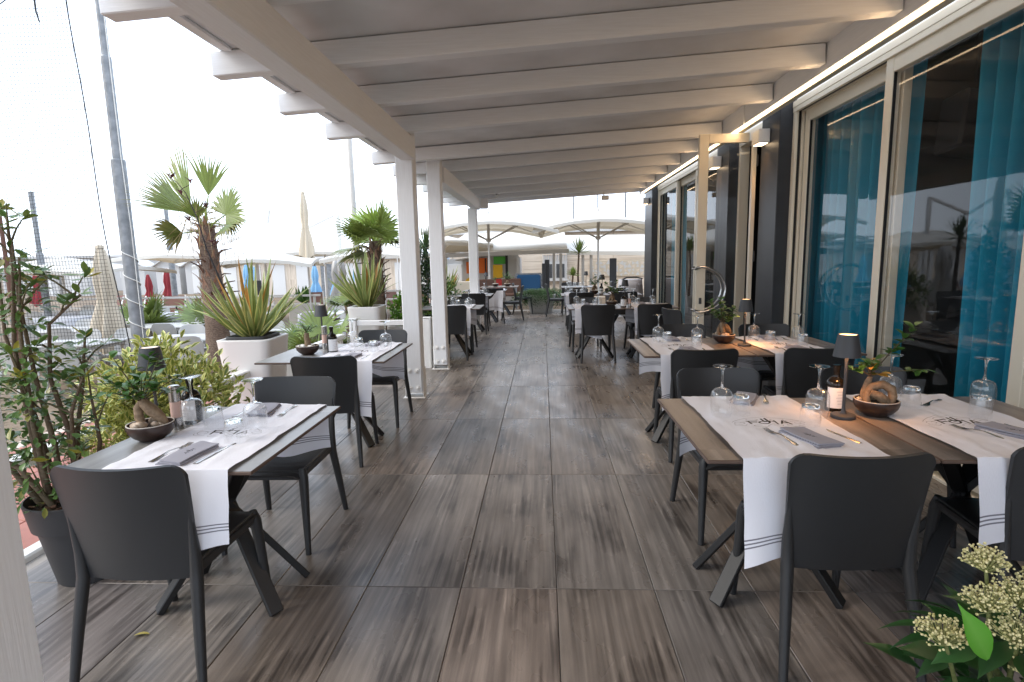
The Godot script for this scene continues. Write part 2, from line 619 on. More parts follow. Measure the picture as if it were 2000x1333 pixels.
	mat("palm_bark", Color(1, 1, 1), 0.9, {"vertex_color_use_as_albedo": true, "albedo_texture": ntex(256, 256, 0.05, 18, Color(0.5, 0.48, 0.46), Color(1, 1, 1), 5), "uv1_triplanar": true, "uv1_scale": Vector3(2, 5, 2), "heightmap_enabled": true, "heightmap_scale": 1.0, "heightmap_texture": ImageTexture.create_from_image(nimg(128, 128, 0.1, 19, 3))})
	mat("pot_dark", lin(0.035, 0.034, 0.035), 0.6)
	mat("pot_white", lin(0.72, 0.69, 0.655), 0.42)
	mat("pot_stone", lin(0.52, 0.49, 0.45), 0.8)
	# outside
	mat("sand", Color(1, 1, 1), 0.95, {"albedo_texture": ntex(512, 512, 0.012, 31, Color(0.40, 0.34, 0.275), Color(0.56, 0.49, 0.41), 5), "uv1_scale": Vector3(70, 70, 70), "heightmap_enabled": true, "heightmap_scale": 3.0, "heightmap_texture": ntex(512, 512, 0.05, 32, Color(0, 0, 0), Color(1, 1, 1), 4)})
	for i in 3:
		mat("terracotta_%d" % i, [lin(0.40, 0.135, 0.085), lin(0.43, 0.15, 0.10), lin(0.37, 0.125, 0.08)][i], 0.5, {"albedo_texture": ntex(128, 128, 0.03, 35 + i, Color(0.86, 0.85, 0.84), Color(1, 1, 1)), "uv1_triplanar": true, "uv1_world_triplanar": true, "uv1_scale": Vector3(1.5, 1.5, 1.5)})
	mat("tile_joint", lin(0.55, 0.45, 0.38), 0.9)
	mat("white_plastic", lin(0.43, 0.42, 0.40), 0.45)
	mat("beige_plastic", lin(0.60, 0.55, 0.49), 0.5)
	mat("canopy", lin(0.62, 0.595, 0.545), 0.85, {"backlight_enabled": true, "backlight": Color(0.55, 0.5, 0.42), "cull_mode": BaseMaterial3D.CULL_DISABLED})
	mat("canvas_beige", lin(0.55, 0.47, 0.36), 0.9)
	mat("pole_white", lin(0.70, 0.69, 0.67), 0.4)
	mat("plank", Color(1, 1, 1), 0.8, {"albedo_texture": wood_tex(256, 512, 61, Color(0.74, 0.675, 0.60), Color(0.90, 0.845, 0.775), 0.7, 0.2)})
	mat("hut_white", lin(0.54, 0.53, 0.515), 0.7)
	mat("net", lin(0.03, 0.03, 0.03), 0.8)
	mat("rope_white", lin(0.7, 0.68, 0.63), 0.9)
	mat("rust", lin(0.12, 0.06, 0.04), 0.8)
	mat("dark_grey", lin(0.06, 0.062, 0.066), 0.6)
	mat("curtain", lin(0.005, 0.235, 0.36), 0.9)
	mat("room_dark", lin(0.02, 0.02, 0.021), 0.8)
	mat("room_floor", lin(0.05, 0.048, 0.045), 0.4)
	mat("led", Color(1, 0.95, 0.88), 0.5, {"emission_enabled": true, "emission": Color(1.0, 0.87, 0.70), "emission_energy_multiplier": 1.2})


func ground() -> void:
	var g := MB.new()
	g.quad(Vector3(-420, -0.4, 60), Vector3(420, -0.4, 60), Vector3(420, -0.4, -780), Vector3(-420, -0.4, -780))
	struct_mesh("sand_ground", g, M.sand)
	# a line of low hills far inland
	var hills := MB.new()
	var rows := [PackedVector3Array(), PackedVector3Array(), PackedVector3Array()]
	for i in 61:
		var x := -320.0 + i * 11.0
		var y := 3.0 + 7.0 * (0.5 + 0.5 * sin(i * 0.43)) + 3.0 * sin(i * 1.3)
		rows[0].append(Vector3(x, -1, -560))
		rows[1].append(Vector3(x, maxf(1.0, y) * (1.0 if x > -160 and x < 40 else 0.3), -600))
		rows[2].append(Vector3(x, -1, -640))
	hills.surf(rows)
	struct_mesh("hills", hills, mat("hill", lin(0.16, 0.20, 0.24), 1.0))


func deck() -> void:
	var d := struct_node("deck_floor")
	var b := MB.new()
	b.box(Vector3(-0.03, -0.25, -7.6), Vector3(5.26, 0.48, 17.6))
	part(d, "slab", b, M.grout)
	var tw := 0.4335
	var tl := 1.354
	var variants := []
	for k in 10:
		var q := MB.new()
		var w := tw - 0.0032
		var l := tl - 0.0032
		var h := 0.006
		var c := 0.002
		var o := Vector2(rf(0, 0.66), rf(0, 0.58))
		var us := Vector2(0.30, 0.42)
		q.quad(Vector3(-w / 2 + c, h, l / 2 - c), Vector3(w / 2 - c, h, l / 2 - c), Vector3(w / 2 - c, h, -l / 2 + c), Vector3(-w / 2 + c, h, -l / 2 + c), Color.WHITE, us, o)
		var e := [Vector2(-w / 2, l / 2), Vector2(w / 2, l / 2), Vector2(w / 2, -l / 2), Vector2(-w / 2, -l / 2)]
		for i in 4:
			var p: Vector2 = e[i]
			var r: Vector2 = e[(i + 1) % 4]
			var pi := p - Vector2(signf(p.x), signf(p.y)) * c
			var ri := r - Vector2(signf(r.x), signf(r.y)) * c
			q.quad(Vector3(p.x, h - c, p.y), Vector3(r.x, h - c, r.y), Vector3(ri.x, h, ri.y), Vector3(pi.x, h, pi.y), Color(0.9, 0.9, 0.9), us * 0.02, o)
			q.quad(Vector3(p.x, -0.009, p.y), Vector3(r.x, -0.009, r.y), Vector3(r.x, h - c, r.y), Vector3(p.x, h - c, p.y), Color(0.9, 0.9, 0.9), us * 0.02, o)
		variants.append(q.mesh())
	for i in 12:
		for j in 12:
			var x := 0.045 + tw * 0.5 + (i - 6) * tw
			var z := -2.35 + tl * 0.5 - (j - 1) * tl
			var t := part(d, "tile", variants[rng.randi() % 10], M["deck_%d" % (rng.randi() % 6)])
			t.position = Vector3(x, 0, z)
			if rng.randf() < 0.5:
				t.rotation.y = PI
	# the white kerb on the terrace side
	var kb := MB.new()
	kb.box(Vector3(-2.70, 0.0, -6.4), Vector3(0.09, 0.05, 14.0), 0.01)
	var kerb := struct_mesh("deck_kerb", kb, M.rail_paint)
	kerb.name = "deck_kerb"
	# red terrace tiles
	var rt := struct_node("terracotta_terrace")
	var bed := MB.new()
	bed.box(Vector3(-3.67, -0.22, -3.35), Vector3(1.84, 0.41, 6.7))
	part(rt, "bed", bed, M.tile_joint)
	var tm := MB.new()
	tm.box(Vector3.ZERO, Vector3(0.322, 0.02, 0.322), 0.003)
	var tmesh := tm.mesh()
	for i in 5:
		for j in 20:
			var t := part(rt, "tile", tmesh, M["terracotta_%d" % (rng.randi() % 3)])
			t.position = Vector3(-2.92 - i * 0.33, -0.012 + rf(-0.001, 0.001), -0.2 - j * 0.33)
	# fallen leaf
	var fl := MB.new()
	fl.leaf(Vector3.ZERO, Vector3(1, 0.05, 0.2), Vector3(0, 1, -0.3), 0.06, 0.03, 0.5, Color(0.50, 0.42, 0.12), Color(0.44, 0.38, 0.10), 0.3)
	solo("fallen_leaf", fl, M.leaf, "yellow fallen leaf lying on the grey deck tiles", "leaf", Vector3(-1.66, 0.012, -1.98), 0.6)


func post_at(p: Node3D, x: float, z: float, top: float) -> void:
	var b := MB.new()
	b.box(Vector3(x, 0.03 + top * 0.5, z), Vector3(0.18, top - 0.06, 0.18), 0.008)
	var o := part(p, "post", b, M.white_paint_y)
	# steel shoe: plates on two sides with domed bolts
	var s := MB.new()
	for k in [-1.0, 1.0]:
		s.box(Vector3(x + k * 0.096, 0.16, z), Vector3(0.008, 0.32, 0.15), 0.002)
	s.box(Vector3(x, 0.004, z), Vector3(0.24, 0.008, 0.24), 0.002)
	part(o, "bracket", s, M.rail_paint)
	for yy in [0.11, 0.30]:
		for k in [-1.0, 1.0]:
			var w := MB.new()
			w.T = Transform3D(Basis(Vector3.RIGHT, PI / 2), Vector3(x + k * 0.042, yy, z + 0.090))
			w.lathe([Vector2(0.03, 0), Vector2(0.03, 0.004), Vector2(0.016, 0.006), Vector2(0.014, 0.012), Vector2(0.0, 0.016)], 14)
			part(o, "bolt", w, M.rail_paint)


func rafter(p: Node3D, z: float, yo: float) -> void:
	var b := MB.new()
	var a := Vector3(-2.11, yo + 0.05 * (-2.11 + 1.25), z)
	var e := Vector3(2.16, yo + 0.05 * (2.16 + 1.25), z)
	b.bar(a, e, 0.10, 0.15, 0.006, Vector3(0, 0, 1))
	part(p, "rafter", b, M.white_paint_x)


func roof_panel(p: Node3D, z0: float, z1: float, sag := 0.0) -> void:
	# a board of the roof between two rafters, with a thin trim along its outer end
	var b := MB.new()
	var y0 := 2.872 + 0.05 * (-2.05 + 1.25)
	var y1 := 2.872 + 0.05 * (2.3 + 1.25)
	var zc := (z0 + z1) * 0.5
	b.bar(Vector3(-2.05, y0 + 0.03 + sag, zc), Vector3(2.3, y1 + 0.03 + sag, zc), absf(z1 - z0), 0.05, 0.002, Vector3(0, 0, 1))
	var o := part(p, "ceiling_panel", b, M.ceiling_paint)
	var t := MB.new()
	t.box(Vector3(-1.98, y0 + sag - 0.002, zc), Vector3(0.05, 0.02, absf(z1 - z0) - 0.12), 0.002)
	part(o, "trim", t, M.white_paint)


func pergolas() -> void:
	var zs := [0.88, -0.05, -0.98, -1.91, -2.84, -3.77, -4.70, -5.69]
	var p := thing("pergola", "white timber pergola roof over the near tables, with overhanging rafters", "pergola")
	post_at(p, -1.41, -5.99, 2.98)
	post_at(p, -1.40, -1.17, 2.50)
	var b := MB.new()
	b.box(Vector3(-1.37, 2.61, -2.15), Vector3(0.15, 0.22, 7.5), 0.008)
	part(p, "beam", b, M.white_paint)
	for z in zs:
		rafter(p, z, 2.797)
	for i in zs.size() - 1:
		roof_panel(p, zs[i] - 0.002, zs[i + 1] + 0.002)
	roof_panel(p, 1.8, 0.904)
	var f := MB.new()
	f.box(Vector3(2.24, 2.995, -2.42), Vector3(0.14, 0.30, 8.0), 0.006)
	part(p, "fascia", f, M.white_paint)
	var q := thing("pergola", "white timber pergola roof over the far tables, beyond the pair of close posts", "pergola")
	var zt := [-7.2, -8.2, -9.25, -10.2, -11.25, -12.2, -13.0]
	post_at(q, -1.41, -7.59, 2.80)
	post_at(q, -1.41, -11.6, 2.50)
	b = MB.new()
	b.box(Vector3(-1.37, 2.61, -9.85), Vector3(0.15, 0.22, 4.3), 0.008)
	part(q, "beam", b, M.white_paint)
	for z in zt:
		rafter(q, z, 2.797)
	for i in zt.size() - 1:
		roof_panel(q, zt[i] - 0.002, zt[i + 1] + 0.002)
	roof_panel(q, -5.695, -7.198, 0.01)
	f = MB.new()
	f.box(Vector3(2.24, 2.995, -9.75), Vector3(0.14, 0.30, 6.6), 0.006)
	part(q, "fascia", f, M.white_paint)
	# speaker box and camera dome at the end of the far pergola
	var s := MB.new()
	s.box(Vector3.ZERO, Vector3(0.17, 0.22, 0.14), 0.015)
	var sp := solo("loudspeaker", s, M.white_paint, "small white loudspeaker box on the far end of the beam", "speaker", Vector3(-1.22, 2.64, -12.08), 0.2)
	sp.name = "loudspeaker"
	var dome := thing("security_camera", "white security camera dome with a black eye under the last rafter", "camera", Vector3(-0.95, 2.83, -12.1))
	var m := MB.new()
	m.T = Transform3D(Basis(Vector3.RIGHT, PI / 2), Vector3.ZERO)
	m.lathe([Vector2(0.0, -0.06), Vector2(0.055, -0.06), Vector2(0.06, -0.04), Vector2(0.06, 0.0), Vector2(0.05, 0.03), Vector2(0.025, 0.045)], 16)
	part(dome, "housing", m, M.pole_white)
	m = MB.new()
	m.ball(Vector3(0, 0, 0.035), Vector3(0.026, 0.026, 0.02), 10, 6)
	part(dome, "lens", m, M.bottle)
	m = MB.new()
	m.box(Vector3(0, 0.06, 0), Vector3(0.05, 0.06, 0.05), 0.004)
	part(dome, "bracket", m, M.pole_white)
	var fl := thing("floodlight", "small white floodlight on a bracket under the far roof edge", "light", Vector3(1.38, 2.80, -12.7))
	m = MB.new()
	m.box(Vector3(0, -0.05, 0), Vector3(0.16, 0.1, 0.06), 0.01)
	part(fl, "housing", m, M.pole_white)
	m = MB.new()
	m.bar(Vector3(-0.03, 0, 0), Vector3(-0.03, 0.09, 0), 0.02, 0.02)
	part(fl, "bracket", m, M.pole_white)


func sliding_panel(w: Node3D, x: float, z0: float, z1: float) -> void:
	# z0 is nearer the camera; stiles, rails and one pane
	var f := MB.new()
	var y0 := 0.05
	var y1 := 2.862
	f.box(Vector3(x, (y0 + y1) / 2, z0 - 0.045), Vector3(0.06, y1 - y0, 0.09), 0.004)
	f.box(Vector3(x, (y0 + y1) / 2, z1 + 0.045), Vector3(0.06, y1 - y0, 0.09), 0.004)
	f.box(Vector3(x, y1 - 0.055, (z0 + z1) / 2), Vector3(0.056, 0.11, z0 - z1 - 0.18), 0.004)
	f.box(Vector3(x, y0 + 0.07, (z0 + z1) / 2), Vector3(0.056, 0.14, z0 - z1 - 0.18), 0.004)
	var o := part(w, "sliding_window", f, M.cream)
	var g := MB.new()
	g.quad(Vector3(x - 0.005, y0 + 0.12, z1 + 0.07), Vector3(x - 0.005, y0 + 0.12, z0 - 0.07), Vector3(x - 0.005, y1 - 0.1, z0 - 0.07), Vector3(x - 0.005, y1 - 0.1, z1 + 0.07))
	part(o, "pane", g, M.glass)
	for zz in [z0 - 0.093, z1 + 0.093]:
		var t := MB.new()
		t.box(Vector3(x - 0.012, (y0 + y1) / 2, zz), Vector3(0.02, y1 - y0 - 0.22, 0.008))
		part(o, "gasket", t, M.black_trim)


func wall_lamp(z: float, label: String) -> void:
	var w := thing("wall_lamp", label, "wall lamp", Vector3(2.40, 2.70, z), 0.0, "white wall lamps on the dark pillars")
	var m := MB.new()
	m.box(Vector3(-0.065, 0, 0), Vector3(0.12, 0.14, 0.2), 0.006)
	part(w, "housing", m, M.pole_white)
	m = MB.new()
	m.box(Vector3(-0.065, -0.073, 0), Vector3(0.09, 0.004, 0.16))
	part(w, "lamp_glow", m, M.led)
	var l := SpotLight3D.new()
	l.name = "lamp_light"
	l.light_color = Color(1.0, 0.72, 0.45)
	l.light_energy = 0.04
	l.spot_range = 8.0
	l.spot_attenuation = 2.0
	l.spot_angle = 55.0
	l.light_size = 0.05
	l.shadow_enabled = true
	w.add_child(l)
	l.position = Vector3(-0.065, -0.09, 0)
	l.rotation.x = -PI / 2


func restaurant() -> void:
	var r := thing("restaurant_building", "restaurant front of cream framed sliding glass between dark pillars", "building")
	# pillars
	for z in [[-6.06, -6.53], [-7.61, -8.12], [-12.75, -13.6]]:
		var b := MB.new()
		b.box(Vector3(2.55, 1.6, (z[0] + z[1]) / 2), Vector3(0.30, 3.2, z[0] - z[1]), 0.006)
		part(r, "pillar", b, M.pillar)
	# shell of the dark dining room
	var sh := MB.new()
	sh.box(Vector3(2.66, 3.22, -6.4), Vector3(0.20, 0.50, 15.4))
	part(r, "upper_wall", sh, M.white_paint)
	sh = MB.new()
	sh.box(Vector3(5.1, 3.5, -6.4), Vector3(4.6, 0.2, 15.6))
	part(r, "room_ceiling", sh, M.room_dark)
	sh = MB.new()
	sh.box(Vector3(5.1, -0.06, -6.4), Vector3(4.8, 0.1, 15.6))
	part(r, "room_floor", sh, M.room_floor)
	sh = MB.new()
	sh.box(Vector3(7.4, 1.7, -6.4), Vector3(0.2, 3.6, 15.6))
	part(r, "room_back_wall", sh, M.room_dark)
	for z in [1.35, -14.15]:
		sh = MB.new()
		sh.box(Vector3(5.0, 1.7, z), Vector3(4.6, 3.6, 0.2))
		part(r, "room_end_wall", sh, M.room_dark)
	# window frame head, sill track and jambs of the two bays
	for bay in [[1.2, -6.05], [-8.13, -12.74]]:
		var zc: float = (bay[0] + bay[1]) / 2
		var zl: float = bay[0] - bay[1]
		var h := MB.new()
		h.box(Vector3(2.615, 2.935, zc), Vector3(0.20, 0.06, zl), 0.004)
		h.box(Vector3(2.535, 2.885, zc), Vector3(0.03, 0.05, zl), 0.003)
		h.box(Vector3(2.605, 2.885, zc), Vector3(0.02, 0.05, zl), 0.003)
		for k in [0.03, 0.085]:
			h.box(Vector3(2.615, k - 0.02, zc), Vector3(0.22 - k, 0.035, zl), 0.003)
		for x in [2.54, 2.605, 2.67]:
			h.box(Vector3(x, 1.45, bay[1] + 0.03), Vector3(0.03, 2.9, 0.06), 0.003)
		var fr := part(r, "window_frame", h, M.cream)
		var k := MB.new()
		k.box(Vector3(2.615, 1.45, bay[1] + 0.02), Vector3(0.18, 2.9, 0.03))
		k.box(Vector3(2.615, 2.888, zc), Vector3(0.1, 0.03, zl - 0.01))
		part(fr, "track_recess", k, M.black_trim)
	sliding_panel(r, 2.57, -3.08, -4.53)
	sliding_panel(r, 2.64, -4.42, -5.97)
	sliding_panel(r, 2.64, -1.65, -3.18)
	sliding_panel(r, 2.57, -0.25, -1.75)
	sliding_panel(r, 2.64, 1.15, -0.35)
	sliding_panel(r, 2.57, -8.18, -9.75)
	sliding_panel(r, 2.64, -9.65, -11.15)
	sliding_panel(r, 2.57, -11.03, -12.68)
	# doorway head and the open door
	var dh := MB.new()
	dh.box(Vector3(2.58, 2.89, -7.07), Vector3(0.12, 0.14, 1.1), 0.004)
	dh.box(Vector3(2.58, 1.41, -6.56), Vector3(0.12, 2.82, 0.05), 0.004)
	dh.box(Vector3(2.58, 1.41, -7.58), Vector3(0.12, 2.82, 0.05), 0.004)
	part(r, "door_frame", dh, M.cream)
	var d := MB.new()
	var zd := -6.64
	d.box(Vector3(1.81, 1.42, zd), Vector3(0.105, 2.76, 0.05), 0.004)
	d.box(Vector3(2.365, 1.42, zd), Vector3(0.045, 2.76, 0.05), 0.004)
	d.box(Vector3(2.083, 2.75, zd), Vector3(0.44, 0.10, 0.048), 0.004)
	d.box(Vector3(2.083, 0.13, zd), Vector3(0.44, 0.16, 0.048), 0.004)
	var door := part(r, "door", d, M.cream, "open glass door leaf standing square to the front")
	var g := MB.new()
	g.quad(Vector3(1.84, 0.2, zd), Vector3(2.32, 0.2, zd), Vector3(2.32, 2.72, zd), Vector3(1.84, 2.72, zd))
	part(door, "pane", g, M.glass)
	for s in [1.0, -1.0]:
		var hp := []
		var hr := []
		for i in 17:
			var a := deg_to_rad(lerpf(115, -115, i / 16.0))
			hp.append(Vector3(1.81 + 0.07 + cos(a) * 0.20 - 0.10 * (1.0 - absf(cos(a))), 1.08 + sin(a) * 0.26, zd + s * 0.075))
			hr.append(0.013)
		hp.push_front(Vector3(1.81, 1.33, zd + s * 0.02))
		hp.push_back(Vector3(1.81, 0.83, zd + s * 0.02))
		hr.push_front(0.011)
		hr.push_back(0.011)
		var hm := MB.new()
		hm.tube(hp, hr, 8)
		part(door, "handle", hm, M.steel)
	var lk := MB.new()
	lk.box(Vector3(1.81, 0.95, zd + 0.028), Vector3(0.03, 0.07, 0.01), 0.003)
	part(door, "lock", lk, M.dark_grey)
	var hg := MB.new()
	for y in [0.5, 1.45, 2.5]:
		hg.T = Transform3D(Basis(), Vector3(2.395, y, zd + 0.03))
		hg.lathe([Vector2(0, -0.06), Vector2(0.012, -0.06), Vector2(0.012, 0.06), Vector2(0, 0.06)], 8)
	part(door, "hinge", hg, M.dark_grey)
	# light strip under the fascia edge
	var led := MB.new()
	led.box(Vector3(2.186, 2.836, -5.7), Vector3(0.035, 0.012, 14.2), 0.003)
	var strip := thing("led_strip_light", "long warm white light strip along the roof edge above the windows", "light")
	var holder := MB.new()
	holder.box(Vector3(2.24, 2.834, -5.7), Vector3(0.06, 0.018, 14.2), 0.003)
	part(strip, "channel", holder, M.cream)
	part(strip, "diffuser_glow", led, M.led)
	for k in 4:
		var al := AreaLight3D.new()
		al.name = "strip_light"
		al.light_color = Color(1.0, 0.82, 0.62)
		al.light_energy = 0.16
		al.area_size = Vector2(0.03, 3.4)
		al.area_range = 8.0
		al.area_attenuation = 2.0
		al.shadow_enabled = true
		strip.add_child(al, true)
		al.position = Vector3(2.163, 2.826, -0.5 - 3.5 * k)
		al.rotation = Vector3(-PI / 2, 0, 0)
		al.rotate_z(-0.9)
	wall_lamp(-6.38, "white box wall lamp on the dark pillar beside the open door")
	wall_lamp(-8.0, "white box wall lamp on the pillar seen through the door glass")
	wall_lamp(-13.2, "white box wall lamp on the farthest dark pillar")
	# curtains
	var cs := [[2.87, -3.1, -3.98, "teal curtain at the near edge of the large near window"], [2.85, -4.66, -4.82, "narrow fold of teal curtain just behind the middle window stile"], [2.87, -4.97, -6.35, "wide teal curtain filling the window left of the stile"], [2.85, -8.6, -9.3, "teal curtain in the first window past the door"], [2.85, -11.7, -12.6, "teal curtain in the farthest window"]]
	for c in cs:
		var b := MB.new()
		var rows := []
		var n := int((c[1] - c[2]) / 0.013)
		var sd := rf(0, 10)
		for i in 9:
			var row := PackedVector3Array()
			var t := i / 8.0
			for j in n + 1:
				var z: float = lerpf(c[2], c[1], float(j) / n)
				var ph := z * 42.0 + 1.6 * sin(z * 7.0 + sd)
				row.append(Vector3(c[0] - 0.055 * sin(ph) * (0.75 + 0.25 * t) - 0.015 * sin(z * 13.0 + t * 2.0), 0.02 + 3.05 * t, z))
			rows.append(row)
		b.surf(rows)
		solo("curtain", b, M.curtain, c[3], "curtain", Vector3.ZERO, 0.0, "teal curtains behind the glass")
	# loudspeaker inside
	var sp := MB.new()
	sp.bar(Vector3(3.32, 2.22, -4.75), Vector3(3.38, 2.66, -4.79), 0.34, 0.3, 0.02)
	sp.bar(Vector3(3.38, 2.64, -4.79), Vector3(3.38, 3.4, -4.79), 0.03, 0.03)
	solo("hanging_loudspeaker", sp, M.black_trim, "black loudspeaker hanging from the ceiling inside the near window", "speaker")


func railings() -> void:
	# low railing along the terrace side
	var r := thing("low_railing", "low white timber rail along the left edge of the deck", "railing")
	var b := MB.new()
	b.box(Vector3(-2.80, 0.46, -4.6), Vector3(0.10, 0.07, 6.0), 0.01)
	part(r, "rail", b, M.rail_paint)
	for z in [-1.7, -4.6, -7.5]:
		b = MB.new()
		b.box(Vector3(-2.80, 0.19, z), Vector3(0.08, 0.46, 0.08), 0.008)
		part(r, "post", b, M.rail_paint)
	# post and rail fence beside the second pair of posts
	var f := thing("rail_fence", "white two rail fence closing the deck beside the white posts", "fence")
	for x in [-1.60, -2.62]:
		b = MB.new()
		b.box(Vector3(x, 0.345, -7.6), Vector3(0.10, 0.70, 0.10), 0.012)
		var p := part(f, "post", b, M.rail_paint)
		b = MB.new()
		b.box(Vector3(x, 0.705, -7.6), Vector3(0.11, 0.012, 0.11), 0.004)
		part(p, "cap", b, M.rail_paint)
	for y in [0.64, 0.36]:
		b = MB.new()
		b.box(Vector3(-2.11, y, -7.6), Vector3(0.92, 0.075, 0.045), 0.008)
		part(f, "rail", b, M.rail_paint)


var protos := {}


func make_chair() -> Node3D:
	var t := thing("dining_chair", "", "chair")
	# backrest: a curved sheet, hollow towards the sitter, rounded at its upper corners
	var rows := []
	for i in 13:
		var k := i / 12.0
		var row := PackedVector3Array()
		for u in [-1.0, -0.992, -0.97, -0.94, -0.90, -0.85, -0.78, -0.6, -0.4, -0.2, 0.0, 0.2, 0.4, 0.6, 0.78, 0.85, 0.90, 0.94, 0.97, 0.992, 1.0]:
			var w := lerpf(0.214, 0.236, k)
			var x: float = u * w
			var over := maxf(0.0, absf(x) - (w - 0.05)) / 0.05
			var top: float = 0.815 - 0.05 * (1.0 - sqrt(maxf(0.0, 1.0 - over * over * 0.98))) + 0.006 * u * u
			var y := lerpf(0.385, top, k)
			row.append(Vector3(x, y, 0.216 + 0.058 * k + 0.02 * k * k - 0.052 * u * u * (0.55 + 0.45 * k)))
		rows.append(row)
	var m := MB.new()
	m.shell(rows, 0.013)
	part(t, "backrest", m, M.chair)
	# seat
	rows = []
	for i in 11:
		var k := i / 10.0
		var row := PackedVector3Array()
		for j in 13:
			var u := -1.0 + j / 6.0
			var w := lerpf(0.213, 0.222, minf(1.0, k * 1.4)) - (0.0 if k < 0.9 else (k - 0.9) * 0.25)
			var y := 0.452 - 0.010 * (1.0 - u * u) * sin(k * PI) - 0.02 * pow(absf(u), 8.0) - (0.035 * pow((k - 0.85) / 0.15, 2.0) if k > 0.85 else 0.0)
			row.append(Vector3(u * w, y, lerpf(0.165, -0.245, k)))
		rows.append(row)
	m = MB.new()
	m.shell(rows, 0.018)
	# apron under the seat, arched between the legs
	for s in [-1.0, 1.0]:
		m.bar(Vector3(s * 0.205, 0.418, 0.19), Vector3(s * 0.205, 0.418, -0.215), 0.05, 0.014, 0.004, Vector3.UP)
	m.bar(Vector3(-0.2, 0.41, -0.222), Vector3(0.2, 0.41, -0.222), 0.05, 0.014, 0.004, Vector3.UP)
	part(t, "seat", m, M.chair)
	for s in [-1.0, 1.0]:
		m = MB.new()
		m.tube([Vector3(s * 0.217, 0.70, 0.216), Vector3(s * 0.216, 0.60, 0.206), Vector3(s * 0.210, 0.48, 0.194), Vector3(s * 0.208, 0.39, 0.196), Vector3(s * 0.222, 0.2, 0.234), Vector3(s * 0.236, 0.0, 0.270)], [0.003, 0.011, 0.019, 0.022, 0.019, 0.015], 12)
		part(t, "leg", m, M.chair)
		m = MB.new()
		m.tube([Vector3(s * 0.200, 0.442, -0.212), Vector3(s * 0.206, 0.40, -0.218), Vector3(s * 0.213, 0.2, -0.238), Vector3(s * 0.220, 0.0, -0.258)], [0.017, 0.024, 0.019, 0.014], 10)
		part(t, "leg", m, M.chair)
	return t


func chair(at: Vector2, turn: float, label: String) -> void:
	if not protos.has("chair"):
		protos.chair = make_chair()
		protos.chair.set_meta("group", "charcoal dining chairs on the deck")
		protos.chair.position = Vector3(at.x, 0.006, at.y)
		protos.chair.rotation.y = turn
		protos.chair.set_meta("label", label)
		return
	copy(protos.chair, "dining_chair", label, Vector3(at.x, 0.006, at.y), turn + rf(-0.03, 0.03))


func make_table(x0: float, x1: float, z0: float, z1: float, top: Material, label: String) -> void:
	var w := x1 - x0
	var l := z1 - z0
	var t := thing("dining_table", label, "table", Vector3((x0 + x1) / 2, 0.006, (z0 + z1) / 2), 0.0, "laminate dining tables on the deck")
	var b := MB.new()
	b.quad(Vector3(-w / 2 + 0.004, 0.75, l / 2 - 0.004), Vector3(w / 2 - 0.004, 0.75, l / 2 - 0.004), Vector3(w / 2 - 0.004, 0.75, -l / 2 + 0.004), Vector3(-w / 2 + 0.004, 0.75, -l / 2 + 0.004), Color.WHITE, Vector2(w, l * 0.7), Vector2(rf(0, 1), rf(0, 1)))
	var o := part(t, "tabletop", b, top)
	b = MB.new()
	b.box(Vector3(0, 0.7425, 0), Vector3(w, 0.0135, l), 0.003)
	part(o, "core", b, M.tabletop_core)
	b = MB.new()
	b.box(Vector3(0, 0.728, 0), Vector3(0.34, 0.012, 0.34), 0.003)
	b.box(Vector3(0, 0.42, 0), Vector3(0.05, 0.06, 0.05), 0.004)
	part(t, "top_plate", b, M.table_leg)
	for sx in [-1.0, 1.0]:
		for sz in [-1.0, 1.0]:
			b = MB.new()
			b.bar(Vector3(-sx * 0.17, 0.722, -sz * 0.10), Vector3(sx * 0.26, 0.004, sz * 0.15), 0.058, 0.03, 0.004, Vector3(sz, 0, -sx))
			part(t, "leg", b, M.table_leg)


